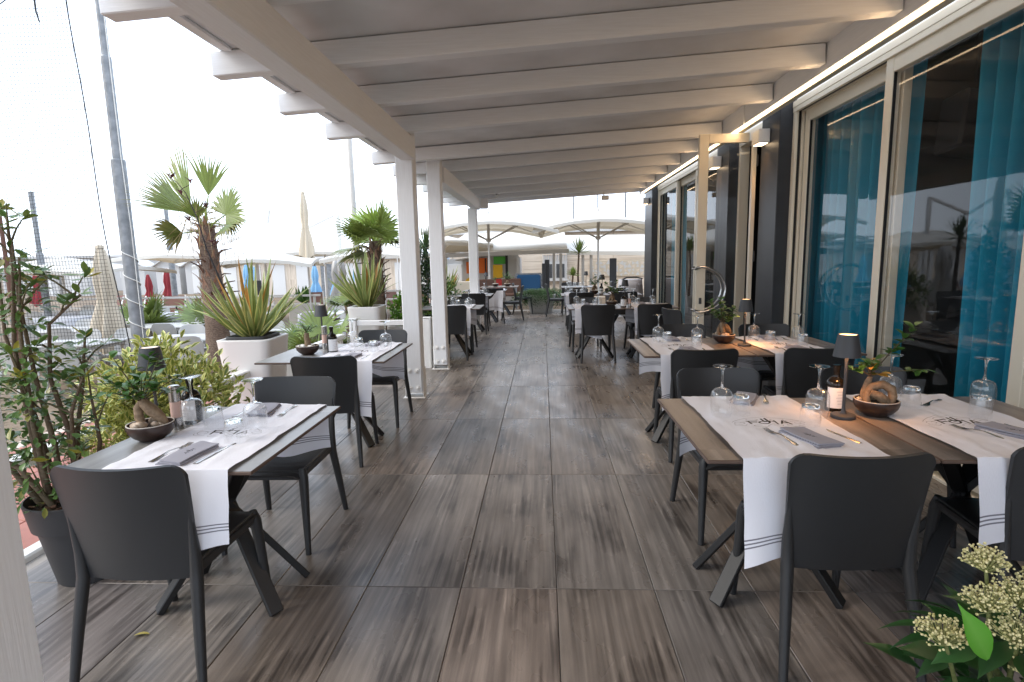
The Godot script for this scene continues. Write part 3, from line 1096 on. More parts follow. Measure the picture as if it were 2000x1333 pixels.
func make_runner(x0: float, x1: float, z0: float, z1: float, near_drop: float, far_drop: float, label: String) -> void:
	# hangs over the camera side (z1) and the far side (z0)
	var w := x1 - x0
	var y := 0.7595
	var rows := []
	var prof := []   # (z offset, y, outward, how loose)
	var steps := 7
	for i in steps:
		var k := 1.0 - float(i) / steps
		prof.append([z1 + 0.010 + 0.006 * k * k, y - 0.008 - near_drop * k, k])
	prof.append([z1 + 0.006, y - 0.002, 0.0])
	for i in 23:
		prof.append([lerpf(z1 - 0.004, z0 + 0.004, i / 22.0), y, 0.0])
	prof.append([z0 - 0.006, y - 0.002, 0.0])
	for i in steps:
		var k := float(i + 1) / steps
		prof.append([z0 - 0.010 - 0.03 * k * k, y - 0.008 - far_drop * k, -k])
	var f := FastNoiseLite.new()
	f.seed = rng.randi() % 1000
	f.frequency = 1.0
	var ph := rf(0, 6)
	var slew := rf(-0.09, 0.09)
	for p in prof:
		var row := PackedVector3Array()
		for j in 37:
			var u := j / 36.0
			var k := absf(p[2])
			var x := lerpf(x0, x1, u) + f.get_noise_2d(p[0] * 3.0 + p[1] * 3.0, (0.0 if u < 0.5 else 20.0)) * 0.012 * absf(u - 0.5) * 2.0 - (u - 0.5) * 0.02 * k
			var yy: float = p[1]
			var zz: float = p[0]
			if k == 0.0:
				yy += 0.0035 * maxf(0.0, 1.0 - absf(u - 0.5) / 0.035) + maxf(0.0, f.get_noise_2d(x * 9.0, zz * 2.2)) * 0.011 + maxf(0.0, f.get_noise_2d(x * 3.0 + 40.0, zz * 7.0) - 0.1) * 0.010
			else:
				zz += signf(p[2]) * (sin(u * 7.5 + ph) * 0.022 + sin(u * 16.0 + ph * 2.0) * 0.006 + 0.008) * k
				zz += signf(p[2]) * 0.004 * maxf(0.0, 1.0 - absf(u - 0.5) / 0.035)
				yy += k * k * (0.02 * sin(u * 5.0 + ph) + slew * (u - 0.5)) - 0.02 * k * k * (pow(2.0 * absf(u - 0.5), 4.0) - 0.3)
			row.append(Vector3(x, yy + 0.006, zz))
		rows.append(row)
	var m := MB.new()
	# rows run from the near hem to the far hem
	m.surf(rows)
	# even lengthwise print
	var nr := rows.size()
	var len := PackedFloat32Array([0.0])
	for i in range(1, nr):
		len.append(len[i - 1] + Vector2(prof[i][0], prof[i][1]).distance_to(Vector2(prof[i - 1][0], prof[i - 1][1])))
	var mid := near_drop + (z1 - z0) * 0.5
	for i in nr:
		var q := 0.5 + (len[i] - mid) / 1.5
		if len[i] < near_drop + 0.05:
			q = len[i] / 1.5
		elif len[i] > len[nr - 1] - far_drop - 0.05:
			q = 1.0 - (len[nr - 1] - len[i]) / 1.5
		for j in 37:
			m.uv[i * 37 + j] = Vector2(j / 36.0, 1.0 - q)
	solo("table_runner", m, M.runner, label, "table runner", Vector3.ZERO, 0.0, "white runners with grey stripes")


func make_wine_glass() -> Node3D:
	var t := thing("wine_glass", "", "wine glass")
	var m := MB.new()
	m.lathe([Vector2(0.0405, 0.0), Vector2(0.0445, 0.02), Vector2(0.0475, 0.05), Vector2(0.048, 0.08), Vector2(0.0465, 0.10), Vector2(0.041, 0.115), Vector2(0.030, 0.125), Vector2(0.014, 0.1305), Vector2(0.005, 0.132)], 28)
	m.lathe([Vector2(0.0393, 0.0), Vector2(0.0433, 0.02), Vector2(0.0463, 0.05), Vector2(0.0468, 0.08), Vector2(0.0453, 0.099), Vector2(0.0398, 0.1135), Vector2(0.029, 0.1230), Vector2(0.013, 0.1280), Vector2(0.001, 0.129)], 28)
	part(t, "bowl", m, M.table_glass)
	m = MB.new()
	m.lathe([Vector2(0.0001, 0.128), Vector2(0.010, 0.130), Vector2(0.0055, 0.140), Vector2(0.0040, 0.16), Vector2(0.0042, 0.20), Vector2(0.008, 0.219), Vector2(0.02, 0.2245), Vector2(0.042, 0.2265), Vector2(0.044, 0.228), Vector2(0.0435, 0.2295), Vector2(0.02, 0.2298), Vector2(0.0001, 0.2298)], 24)
	part(t, "stem", m, M.solid_glass)
	return t


func make_tumbler() -> Node3D:
	var t := thing("tumbler", "", "tumbler")
	var m := MB.new()
	m.lathe([Vector2(0.0435, 0.0), Vector2(0.0425, 0.012), Vector2(0.0412, 0.03), Vector2(0.0398, 0.048), Vector2(0.039, 0.05), Vector2(0.0375, 0.068), Vector2(0.0355, 0.085), Vector2(0.0325, 0.0935), Vector2(0.0001, 0.0945)], 48, Color.WHITE, 0.035, 0.005, 0.049)
	m.lathe([Vector2(0.0415, 0.0), Vector2(0.0395, 0.03), Vector2(0.0355, 0.07), Vector2(0.032, 0.076), Vector2(0.0001, 0.078)], 48)
	part(t, "body", m, M.table_glass)
	m = MB.new()
	m.lathe([Vector2(0.0001, 0.0795), Vector2(0.030, 0.0785), Vector2(0.0335, 0.082), Vector2(0.0325, 0.089), Vector2(0.030, 0.0925), Vector2(0.0001, 0.0925)], 32)
	part(t, "base", m, M.solid_glass)
	return t


func make_fork() -> MB:
	var m := MB.new()
	# lies along -z (tines), handle towards +z
	var rows := []
	for p in [[0.105, 0.0095, 0.0035], [0.09, 0.0100, 0.0035], [0.05, 0.0065, 0.008], [0.01, 0.0035, 0.014], [-0.03, 0.0040, 0.011], [-0.045, 0.0100, 0.007], [-0.062, 0.0125, 0.005]]:
		rows.append(PackedVector3Array([Vector3(-p[1], p[2], p[0]), Vector3(0, p[2] + 0.0015, p[0]), Vector3(p[1], p[2], p[0])]))
	m.shell(rows, 0.002)
	for i in 4:
		var x := -0.0095 + i * 0.00633
		m.tube([Vector3(x, 0.005, -0.06), Vector3(x, 0.004, -0.08), Vector3(x * 0.97, 0.009, -0.105)], [0.0024, 0.002, 0.0012], 6)
	return m


func make_knife() -> MB:
	var m := MB.new()
	var rows := []
	for p in [[0.11, -0.008, 0.008], [0.095, -0.009, 0.009], [0.02, -0.006, 0.006], [0.0, -0.0045, 0.0045], [-0.02, -0.010, 0.006], [-0.06, -0.012, 0.008], [-0.09, -0.006, 0.009], [-0.113, 0.008, 0.0095]]:
		rows.append(PackedVector3Array([Vector3(p[1], 0.003, p[0]), Vector3((p[1] + p[2]) / 2, 0.006, p[0]), Vector3(p[2], 0.003, p[0])]))
	m.shell(rows, 0.003)
	return m


func make_napkin() -> Node3D:
	var t := thing("napkin", "", "napkin")
	for layer in 3:
		var rows := []
		var w := 0.052 - layer * 0.002
		for i in 9:
			var k := i / 8.0
			var row := PackedVector3Array()
			for j in 9:
				var u := -1.0 + j / 4.0
				row.append(Vector3(u * w + 0.003 * layer + 0.004 * sin(k * 5.0 + layer), 0.005 + layer * 0.0065 + 0.0025 * sin(u * 3.0 + layer * 2.0) * k + 0.004 * (1.0 - u * u) * (0.3 + k * 0.5), lerpf(0.105, -0.105, k) + 0.004 * layer * u))
			rows.append(row)
		var m := MB.new()
		m.shell(rows, 0.005)
		if layer == 2:
			for q in m.uv.size():
				m.uv[q] = Vector2(1.0 - m.uv[q].y, m.uv[q].x) if q < 81 else Vector2(0.02, 0.02)
		part(t, "fold", m, M.napkin if layer == 2 else M.napkin_fold)
	return t


func make_lamp(lit: bool) -> Node3D:
	var t := thing("table_lamp", "", "table lamp")
	var m := MB.new()
	m.lathe([Vector2(0.0001, 0.0), Vector2(0.050, 0.0), Vector2(0.051, 0.004), Vector2(0.050, 0.012), Vector2(0.047, 0.015), Vector2(0.016, 0.018), Vector2(0.008, 0.03), Vector2(0.0065, 0.05), Vector2(0.0065, 0.30), Vector2(0.0001, 0.30)], 28)
	part(t, "base", m, M.lamp_dark)
	m = MB.new()
	m.lathe([Vector2(0.050, 0.272), Vector2(0.0545, 0.272), Vector2(0.055, 0.276), Vector2(0.040, 0.366), Vector2(0.039, 0.370), Vector2(0.036, 0.370), Vector2(0.036, 0.364), Vector2(0.050, 0.276)], 32)
	var sh := part(t, "lamp_shade", m, M.lamp_dark)
	m = MB.new()
	m.lathe([Vector2(0.0001, 0.362), Vector2(0.036, 0.362), Vector2(0.036, 0.367), Vector2(0.0001, 0.368)], 28)
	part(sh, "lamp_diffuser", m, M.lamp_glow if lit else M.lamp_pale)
	m = MB.new()
	m.lathe([Vector2(0.0001, 0.30), Vector2(0.036, 0.30), Vector2(0.036, 0.308), Vector2(0.0001, 0.308)], 20)
	part(sh, "lamp_bulb", m, M.lamp_glow)
	return t


func lamp(at: Vector3, lit: bool, label: String) -> void:
	var key := "lamp_%s" % lit
	var o: Node3D
	if not protos.has(key):
		protos[key] = make_lamp(lit)
		o = protos[key]
		o.position = at
		o.set_meta("label", label)
		o.set_meta("group", "grey cordless table lamps")
	else:
		o = copy(protos[key], "table_lamp", label, at)
	if lit and at.z > -6.0:
		var l := SpotLight3D.new()
		l.name = "lamp_light"
		l.light_color = Color(1.0, 0.68, 0.40)
		l.light_energy = 0.03
		l.spot_range = 8.0
		l.spot_attenuation = 2.0
		l.spot_angle = 70.0
		l.light_size = 0.03
		l.shadow_enabled = true
		o.add_child(l)
		l.position = Vector3(0, 0.292, 0)
		l.rotation.x = -PI / 2


func make_bottle() -> Node3D:
	var t := thing("oil_bottle", "", "bottle")
	var m := MB.new()
	m.lathe([Vector2(0.0001, 0.0), Vector2(0.038, 0.0), Vector2(0.041, 0.004), Vector2(0.041, 0.12), Vector2(0.038, 0.135), Vector2(0.028, 0.15), Vector2(0.016, 0.158), Vector2(0.0135, 0.165), Vector2(0.0135, 0.185), Vector2(0.016, 0.187), Vector2(0.016, 0.212), Vector2(0.0001, 0.213)], 28)
	part(t, "body", m, M.bottle)
	m = MB.new()
	var rows := []
	for i in 2:
		var row := PackedVector3Array()
		for j in 15:
			var a := deg_to_rad(lerpf(165, 15, j / 14.0))
			row.append(Vector3(cos(a) * 0.0417, 0.018 + i * 0.095, sin(a) * 0.0417))
		rows.append(row)
	m.surf(rows)
	part(t, "label", m, M.paper)
	m = MB.new()
	for k in 5:
		var w: float = [0.03, 0.02, 0.034, 0.026, 0.018][k]
		var y := 0.095 - k * 0.014
		m.box(Vector3(0, y, 0.0422), Vector3(w, 0.0015, 0.0006))
	part(t, "print", m, M.napkin_fold)
	return t


func make_mill() -> Node3D:
	var t := thing("salt_mill", "", "mill")
	var m := MB.new()
	m.lathe([Vector2(0.0001, 0.0), Vector2(0.024, 0.0), Vector2(0.024, 0.05), Vector2(0.022, 0.052), Vector2(0.022, 0.125), Vector2(0.024, 0.127), Vector2(0.024, 0.192), Vector2(0.02, 0.196), Vector2(0.0001, 0.194)], 24)
	part(t, "body", m, M.steel)
	m = MB.new()
	m.lathe([Vector2(0.0226, 0.053), Vector2(0.0226, 0.124)], 24)
	part(t, "salt_window", m, M.salt)
	return t


# small tree with swollen roots in a bowl; returns the thing
func bonsai(kind: int, sd: int) -> Node3D:
	rng.seed = sd
	var t := thing("bonsai_bowl", "", "potted bonsai")
	t.scale = Vector3.ONE * 0.82
	var m := MB.new()
	m.lathe([Vector2(0.0001, 0.0), Vector2(0.055, 0.0), Vector2(0.058, 0.004), Vector2(0.083, 0.022), Vector2(0.104, 0.048), Vector2(0.110, 0.068), Vector2(0.109, 0.084), Vector2(0.1075, 0.0862)], 36)
	m.lathe([Vector2(0.1025, 0.0855), Vector2(0.1025, 0.068), Vector2(0.095, 0.048)], 36)
	var b := part(t, "bowl", m, M.bowl)
	m = MB.new()
	m.lathe([Vector2(0.1078, 0.0855), Vector2(0.1075, 0.0885), Vector2(0.105, 0.0895), Vector2(0.1022, 0.0885), Vector2(0.102, 0.0855)], 36)
	part(b, "rim", m, M.bowl_rim)
	m = MB.new()
	m.lathe([Vector2(0.1, 0.066), Vector2(0.07, 0.072), Vector2(0.0001, 0.076)], 20)
	part(t, "soil", m, M.soil)
	var crown := Vector3(-0.03, 0.20, 0)
	if kind == 0:
		# knotted root
		m = MB.new()
		m.tube([Vector3(-0.055, 0.06, 0.01), Vector3(-0.05, 0.11, 0.0), Vector3(-0.03, 0.155, -0.005), Vector3(0.02, 0.172, 0.01), Vector3(0.058, 0.15, 0.025), Vector3(0.066, 0.11, 0.03), Vector3(0.045, 0.07, 0.045)], [0.016, 0.020, 0.022, 0.024, 0.024, 0.022, 0.017], 12)
		m.tube([Vector3(-0.045, 0.13, 0.02), Vector3(-0.01, 0.115, 0.038), Vector3(0.02, 0.09, 0.04), Vector3(0.04, 0.075, 0.02)], [0.018, 0.024, 0.026, 0.018], 12)
		m.tube([Vector3(-0.06, 0.06, -0.02), Vector3(-0.055, 0.12, -0.025), Vector3(-0.04, 0.18, -0.02), Vector3(-0.035, 0.21, -0.01)], [0.016, 0.018, 0.017, 0.012], 10)
		part(t, "root", m, M.root)
		crown = Vector3(-0.035, 0.215, -0.01)
	elif kind == 1:
		# root that lies over pebbles
		m = MB.new()
		m.tube([Vector3(-0.03, 0.21, 0), Vector3(-0.015, 0.19, 0.005), Vector3(0.02, 0.155, 0.01), Vector3(0.06, 0.115, 0.01), Vector3(0.085, 0.085, 0.01)], [0.016, 0.026, 0.032, 0.026, 0.012], 12)
		m.tube([Vector3(-0.03, 0.205, 0), Vector3(-0.045, 0.17, 0.01), Vector3(-0.04, 0.12, 0.02), Vector3(-0.015, 0.075, 0.03)], [0.014, 0.022, 0.022, 0.014], 12)
		m.tube([Vector3(-0.035, 0.2, -0.01), Vector3(-0.06, 0.14, -0.02), Vector3(-0.065, 0.07, -0.02)], [0.012, 0.018, 0.013], 10)
		part(t, "root", m, M.root)
	else:
		m = MB.new()
		m.tube([Vector3(0, 0.07, 0), Vector3(0.004, 0.12, 0), Vector3(-0.004, 0.17, 0), Vector3(0, 0.21, 0)], [0.032, 0.028, 0.025, 0.020], 12)
		part(t, "trunk", m, M.root)
		crown = Vector3(0, 0.21, 0)
	var pm: Material = M.pebble_white if kind == 2 else M.pebble
	var n: int = [5, 8, 14][kind]
	for i in n:
		var a := rf(0, TAU)
		var r := rf(0.03, 0.085)
		var s: float = rf(0.012, 0.02) if kind != 1 else rf(0.014, 0.027)
		m = MB.new()
		m.T = Transform3D(Basis(Vector3.UP, rf(0, 6)), Vector3(cos(a) * r, 0.078 + s * 0.4, sin(a) * r))
		m.ball(Vector3.ZERO, Vector3(s * 1.4, s * 0.75, s), 10, 6)
		part(t, "pebble", m, pm)
	# twigs and leaves
	var tw := MB.new()
	var lv := MB.new()
	var br: int = [7, 14, 12][kind]
	for i in br:
		var a := i * 2.4 + rf(-0.4, 0.4)
		var el := rf(0.2, 1.2)
		var d := Vector3(cos(a) * cos(el), sin(el), sin(a) * cos(el))
		var L: float = rf(0.11, 0.27)
		if kind == 0:
			L = rf(0.05, 0.10)
			if i == 0:
				d = Vector3(0.75, 0.85, -0.1).normalized()
				L = 0.34
			elif i == 1:
				d = Vector3(0.95, 0.18, 0.25).normalized()
				L = 0.24
		elif kind == 2:
			L = rf(0.06, 0.13)
		var p0 := crown
		var p1 := crown + d * L * 0.5 + Vector3(0, 0.01, 0)
		var p2 := crown + d * L
		tw.tube([p0, p1, p2], [0.004, 0.003, 0.0018], 5, true, [Color(0.13, 0.09, 0.05), Color(0.13, 0.10, 0.05), Color(0.12, 0.14, 0.04)])
		var nl: int = 9 if kind != 0 else (22 if i == 0 else 8)
		for q in nl:
			var k := rf(0.35, 1.05) if kind != 0 or i > 1 else rf(0.45, 1.05)
			var base := crown + d * L * k
			var la := q * 2.4 + rf(-0.5, 0.5)
			var ld := (d * 0.5 + Vector3(cos(la), rf(-0.35, 0.6), sin(la))).normalized()
			var g := rf(0.75, 1.25)
			var col := Color(0.065 * g, 0.16 * g, 0.03 * g)
			if kind == 0 and i > 1 and rng.randf() < 0.25:
				col = Color(0.55, 0.30, 0.03)
			elif rng.randf() < 0.12:
				col = Color(0.12, 0.20, 0.03)
			if kind == 2:
				lv.leaf(base, ld, Vector3(0, 1, 0), rf(0.035, 0.055), rf(0.010, 0.015), 0.9, col * 1.4, col, 0.3)
			else:
				lv.leaf(base, ld, Vector3(0, 1, 0) + rv(0.3), rf(0.045, 0.070), rf(0.028, 0.040), 0.6, col, col * 0.85, 0.2)
	part(t, "twigs", tw, M.stem)
	stuff(part(t, "foliage", lv, M.leaf))
	return t


func put_bonsai(kind: int, at: Vector3, turn: float, label: String) -> void:
	var key := "bonsai_%d" % kind
	if not protos.has(key):
		var save := rng.state
		protos[key] = bonsai(kind, 100 + kind)
		rng.state = save
		protos[key].position = at
		protos[key].rotation.y = turn
		protos[key].set_meta("label", label)
		protos[key].set_meta("group", "bonsai in brown bowls on the tables")
	else:
		copy(protos[key], "bonsai_bowl", label, at, turn)


func clone(key: String, base: String, maker: Callable, at: Vector3, turn: float, label: String, group: String) -> void:
	if not protos.has(key):
		protos[key] = maker.call()
		protos[key].position = at
		protos[key].rotation.y = turn
		protos[key].set_meta("label", label)
		protos[key].set_meta("group", group)
	else:
		copy(protos[key], base, label, at, turn)


func wine(x: float, z: float, l: String) -> void:
	clone("wine", "wine_glass", make_wine_glass, Vector3(x, 0.7645, z), rf(0, 6), l, "upturned wine glasses")


func tumb(x: float, z: float, l: String) -> void:
	clone("tumb", "tumbler", make_tumbler, Vector3(x, 0.7645, z), rf(0, 6), l, "upturned ribbed tumblers")


func napk(x: float, z: float, turn: float, l: String) -> void:
	clone("napk", "napkin", make_napkin, Vector3(x, 0.7645, z), turn, l, "folded grey napkins")


func cut(kind: String, x: float, z: float, turn: float, l: String) -> void:
	if not protos.has(kind):
		protos[kind] = (make_fork() if kind == "fork" else make_knife()).mesh()
	solo(kind, protos[kind], M.cutlery, l, kind, Vector3(x, 0.7655, z), turn, "steel forks" if kind == "fork" else "steel knives")


func bottle_at(x: float, z: float, turn: float, l: String) -> void:
	clone("bottle", "oil_bottle", make_bottle, Vector3(x, 0.757, z), turn, l, "dark bottles with white labels")


func mill_at(x: float, z: float, l: String) -> void:
	clone("mill", "salt_mill", make_mill, Vector3(x, 0.757, z), 0.0, l, "steel mills")


# the usual pair of covers on a table: near cover towards the camera, far cover opposite
func covers(xc: float, z0: float, z1: float, d: String, detail := 2) -> void:
	var zm := (z0 + z1) / 2
	wine(xc - 0.13 + rf(-0.02, 0.02), zm - 0.20 + rf(-0.03, 0.03), "upturned wine glass at the left of " + d)
	wine(xc + 0.17 + rf(-0.02, 0.02), zm - 0.06 + rf(-0.04, 0.04), "upturned wine glass at the right of " + d)
	tumb(xc - 0.05 + rf(-0.02, 0.02), zm - 0.12 + rf(-0.02, 0.02), "ribbed tumbler beside the left wine glass of " + d)
	tumb(xc + 0.14 + rf(-0.02, 0.02), zm + 0.06 + rf(-0.02, 0.02), "ribbed tumbler beside the right wine glass of " + d)
	if detail < 1:
		return
	napk(xc + 0.02, z0 + 0.14, PI + rf(-0.1, 0.1), "folded grey napkin on the far side of " + d)
	napk(xc + 0.02, z1 - 0.15, rf(-0.15, 0.15), "folded grey napkin on the near side of " + d)
	if detail < 2:
		return
	cut("fork", xc + 0.13, z0 + 0.15, PI + 0.1, "fork on the far side of " + d)
	cut("knife", xc - 0.10, z0 + 0.15, PI, "knife on the far side of " + d)
	cut("fork", xc - 0.10, z1 - 0.16, 0.05, "fork on the near side of " + d)
	cut("knife", xc + 0.14, z1 - 0.16, -0.05, "knife on the near side of " + d)


func table_sets() -> void:
	var wood: Material = M.tabletop
	var slate: Material = M.tabletop_slate
	# ---- front right pair
	make_table(0.575, 1.373, -2.84, -1.95, wood, "brown laminate table nearest the camera on the right, aisle half of the pair")
	make_table(1.378, 2.18, -2.84, -1.95, wood, "brown laminate table nearest the camera on the right, window half of the pair")
	make_runner(0.700, 1.215, -2.84, -1.95, 0.36, 0.30, "white runner with printed logo on the aisle half of the front right table")
	make_runner(1.488, 1.98, -2.84, -1.95, 0.27, 0.26, "white runner with printed logo on the window half of the front right table")
	wine(0.785, -2.480, "upturned wine glass at the far left corner of the front right runner")
	tumb(0.878, -2.505, "ribbed tumbler next to the far left wine glass of the front right runner")
	wine(1.188, -2.455, "upturned wine glass beside the oil bottle on the front right table")
	tumb(1.101, -2.330, "ribbed tumbler right of the logo on the front right runner")
	napk(1.015, -2.150, 0.28, "folded grey napkin between fork and knife behind the front right chair")
	cut("fork", 0.920, -2.175, 0.22, "fork left of the napkin behind the front right chair")
	cut("knife", 1.155, -2.205, 0.24, "knife with bright handle right of the napkin behind the front right chair")
	napk(0.985, -2.755, PI - 0.5, "folded grey napkin at the far edge of the front right runner")
	cut("fork", 1.085, -2.765, PI - 0.3, "fork at the far edge of the front right runner")
	wine(1.645, -2.715, "upturned wine glass just behind the knotted bonsai")
	tumb(1.690, -2.630, "ribbed tumbler just behind the knotted bonsai")
	wine(1.985, -2.600, "upturned wine glass at the window corner of the front right table")
	tumb(1.866, -2.450, "ribbed tumbler by the window corner of the front right table")
	napk(1.814, -2.208, 0.5, "folded grey napkin on the right runner by the picture's edge")
	cut("fork", 1.697, -2.216, 0.42, "fork on the right runner by the picture's edge")
	cut("knife", 1.922, -2.229, 0.5, "knife on the right runner by the picture's edge")
	cut("fork", 1.814, -2.673, PI - 0.9, "fork at the far edge of the right runner by the window")
	put_bonsai(0, Vector3(1.470, 0.757, -2.515), 0.0, "knotted root bonsai in a brown bowl on the front right table")
	lamp(Vector3(1.312, 0.757, -2.48), true, "lit grey table lamp on the front right table")
	bottle_at(1.335, -2.60, 0.0, "dark oil bottle with white label behind the lit lamp of the front right table")
	# ---- second right pair
	make_table(0.729, 1.529, -4.96, -4.08, wood, "second brown table on the right, aisle half, in front of the wall pillar")
	make_table(1.534, 2.30, -4.96, -4.08, wood, "second brown table on the right, window half, in front of the wall pillar")
	make_runner(0.844, 1.294, -4.96, -4.08, 0.36, 0.3, "white runner on the aisle half of the second right table")
	make_runner(1.652, 2.082, -4.96, -4.08, 0.34, 0.3, "white runner on the window half of the second right table")
	covers(1.07, -4.96, -4.08, "the aisle half of the second right table")
	covers(1.87, -4.96, -4.08, "the window half of the second right table")
	put_bonsai(1, Vector3(1.479, 0.757, -4.672), 0.6, "bonsai with pebbles in a bowl on the second right table")
	lamp(Vector3(1.588, 0.757, -4.504), true, "lit grey table lamp on the second right table")
	# ---- third right pair
	make_table(0.351, 1.141, -8.76, -7.92, wood, "third table on the right, aisle half, behind two charcoal chairs")
	make_table(1.146, 1.895, -8.76, -7.92, wood, "third table on the right, window half, behind two charcoal chairs")
	make_runner(0.439, 0.825, -8.76, -7.92, 0.38, 0.3, "white runner on the aisle half of the third right table")
	make_runner(1.267, 1.652, -8.76, -7.92, 0.38, 0.3, "white runner on the window half of the third right table")
	covers(0.63, -8.76, -7.92, "the aisle half of the third right table", 1)
	covers(1.46, -8.76, -7.92, "the window half of the third right table", 1)
	put_bonsai(1, Vector3(1.005, 0.757, -8.370), 2.0, "bonsai in a bowl on the third right table")
	bottle_at(1.146, -8.122, 0.0, "dark bottle with white label on the third right table")
	mill_at(1.229, -8.121, "steel mill beside the bottle on the third right table")
	lamp(Vector3(1.239, 0.757, -8.630), false, "grey table lamp at the back of the third right table")
	# ---- fourth right pair
	make_table(0.351, 1.141, -11.6, -10.77, wood, "fourth table on the right, aisle half, near the end of the deck")
	make_table(1.146, 1.895, -11.6, -10.77, wood, "fourth table on the right, window half, near the end of the deck")
	make_runner(0.429, 0.815, -11.6, -10.77, 0.38, 0.3, "white runner on the aisle half of the fourth right table")
	make_runner(1.285, 1.652, -11.6, -10.77, 0.38, 0.3, "white runner on the window half of the fourth right table")
	covers(0.62, -11.6, -10.77, "the aisle half of the fourth right table", 0)
	covers(1.47, -11.6, -10.77, "the window half of the fourth right table", 0)
	put_bonsai(1, Vector3(1.005, 0.757, -11.166), 4.0, "leafy bonsai in a bowl on the fourth right table")
	bottle_at(1.127, -11.029, 0.0, "dark bottle with white label on the fourth right table")
	lamp(Vector3(1.174, 0.757, -11.303), false, "dark table lamp on the fourth right table")
	# ---- last right table by the thin palm
	make_table(0.459, 1.239, -14.534, -13.734, slate, "pale table at the far end of the deck beside the slender yucca")
	wine(0.671, -14.315, "upturned wine glass on the pale table at the far end")
	tumb(0.786, -14.121, "left tumbler on the pale table at the far end")
	tumb(0.910, -14.118, "right tumbler on the pale table at the far end")
	lamp(Vector3(1.071, 0.757, -14.148), false, "dark table lamp on the pale table at the far end")
	# ---- front left
	make_table(-1.775, -1.034, -2.735, -1.840, slate, "grey topped table nearest the camera on the left")
	make_runner(-1.583, -1.109, -2.731, -1.838, 0.285, 0.27, "white runner with printed logo on the front left table")
	wine(-1.565, -2.355, "upturned wine glass beside the mill on the front left table")
	wine(-1.240, -2.280, "upturned wine glass beside the far napkin on the front left table")
	tumb(-1.465, -2.345, "ribbed tumbler further back on the front left table")
	tumb(-1.262, -2.150, "ribbed tumbler right of the logo on the front left table")
	napk(-1.350, -1.980, -0.12, "folded grey napkin between fork and knife on the front left table")
	cut("fork", -1.436, -2.009, -0.12, "fork left of the near napkin on the front left table")
	cut("knife", -1.258, -2.000, -0.10, "knife right of the near napkin on the front left table")
	napk(-1.36, -2.60, PI + 0.15, "folded grey napkin on the far side of the front left table")
	cut("fork", -1.25, -2.60, PI + 0.05, "fork right of the far napkin on the front left table")
	cut("knife", -1.47, -2.60, PI + 0.1, "knife left of the far napkin on the front left table")
	put_bonsai(1, Vector3(-1.655, 0.757, -2.205), 0.15, "bonsai with fat roots over pebbles on the front left table")
	lamp(Vector3(-1.735, 0.757, -2.36), false, "dark table lamp behind the bonsai on the front left table")
	mill_at(-1.645, -2.36, "steel mill with pink salt on the front left table")
	bottle_at(-1.63, -2.45, -0.4, "dark oil bottle beside the mill on the front left table")
	# ---- second left
	make_table(-2.138, -1.162, -4.890, -3.979, slate, "second grey topped table on the left beside the white post")
	make_runner(-1.715, -1.248, -4.868, -3.961, 0.36, 0.30, "white runner on the second left table")
	covers(-1.48, -4.88, -3.97, "the second left table")
	put_bonsai(2, Vector3(-1.881, 0.757, -4.341), 0.0, "bonsai with straight trunk and white pebbles on the second left table")
	bottle_at(-1.704, -4.404, 0.9, "dark oil bottle on the second left table")
	mill_at(-1.836, -4.589, "steel mill on the second left table")
	lamp(Vector3(-1.881, 0.757, -4.658), false, "dark table lamp behind the bonsai on the second left table")
	# ---- third, fourth, fifth left
	make_table(-1.892, -0.939, -8.968, -8.240, slate, "third table on the left just past the pair of white posts")
	make_runner(-1.529, -1.066, -8.939, -8.213, 0.36, 0.3, "white runner on the third left table")
	covers(-1.30, -8.95, -8.23, "the third left table", 0)
	bottle_at(-1.715, -8.707, 0.5, "dark bottle on the third left table")
	mill_at(-1.781, -8.828, "steel mill on the third left table")
	lamp(Vector3(-1.759, 0.757, -8.927), false, "dark table lamp on the third left table")
	make_table(-1.970, -1.045, -11.995, -11.108, slate, "fourth table on the left with crossed dark legs in view")
	make_runner(-1.583, -1.173, -11.952, -11.069, 0.36, 0.3, "white runner on the fourth left table")
	covers(-1.38, -11.97, -11.09, "the fourth left table", 0)
	make_table(-1.858, -0.855, -13.607, -12.776, slate, "fifth table on the left beside the far white post")
	make_runner(-1.312, -0.897, -13.513, -12.687, 0.45, 0.3, "white runner hanging at the corner of the fifth left table")
	make_table(-1.638, -0.647, -15.334, -14.456, wood, "last table on the left, with plants, before the blue seat")
	put_bonsai(2, Vector3(-1.258, 0.757, -14.917), 1.0, "leafy bonsai on the last left table")
	put_bonsai(1, Vector3(-0.939, 0.757, -14.888), 1.5, "spreading bonsai on the last left table")
	lamp(Vector3(-1.496, 0.757, -14.911), false, "dark table lamp on the last left table")
	# ---- chairs: their backs lie towards local +z
	chair(Vector2(-1.436, -1.970), 0.0, "charcoal chair nearest the camera on the left, back to the camera")
	chair(Vector2(-1.436, -2.880), PI, "charcoal chair on the far side of the front left table")
	chair(Vector2(1.041, -2.080), 0.0, "charcoal chair nearest the camera on the right, back to the camera")
	chair(Vector2(1.837, -2.120), -0.1, "charcoal chair cut by the right edge of the picture")
	chair(Vector2(1.007, -3.017), PI, "charcoal chair on the far side of the front right table, aisle half")
	chair(Vector2(1.809, -3.006), PI, "charcoal chair behind the lit lamp of the front right table")
	chair(Vector2(1.122, -4.210), 0.03, "charcoal chair on the near side of the second right table, aisle half")
	chair(Vector2(1.930, -4.210), -0.03, "charcoal chair on the near side of the second right table, window half")
	chair(Vector2(1.303, -5.160), PI, "charcoal chair on the far side of the second right table, aisle half")
	chair(Vector2(2.059, -5.098), PI, "charcoal chair on the far side of the second right table, window half")
	chair(Vector2(1.809, -7.129), -1.25, "charcoal chair turned sideways behind the open glass door")
	chair(Vector2(0.757, -8.050), 0.0, "charcoal chair with full back at the aisle half of the third right table")
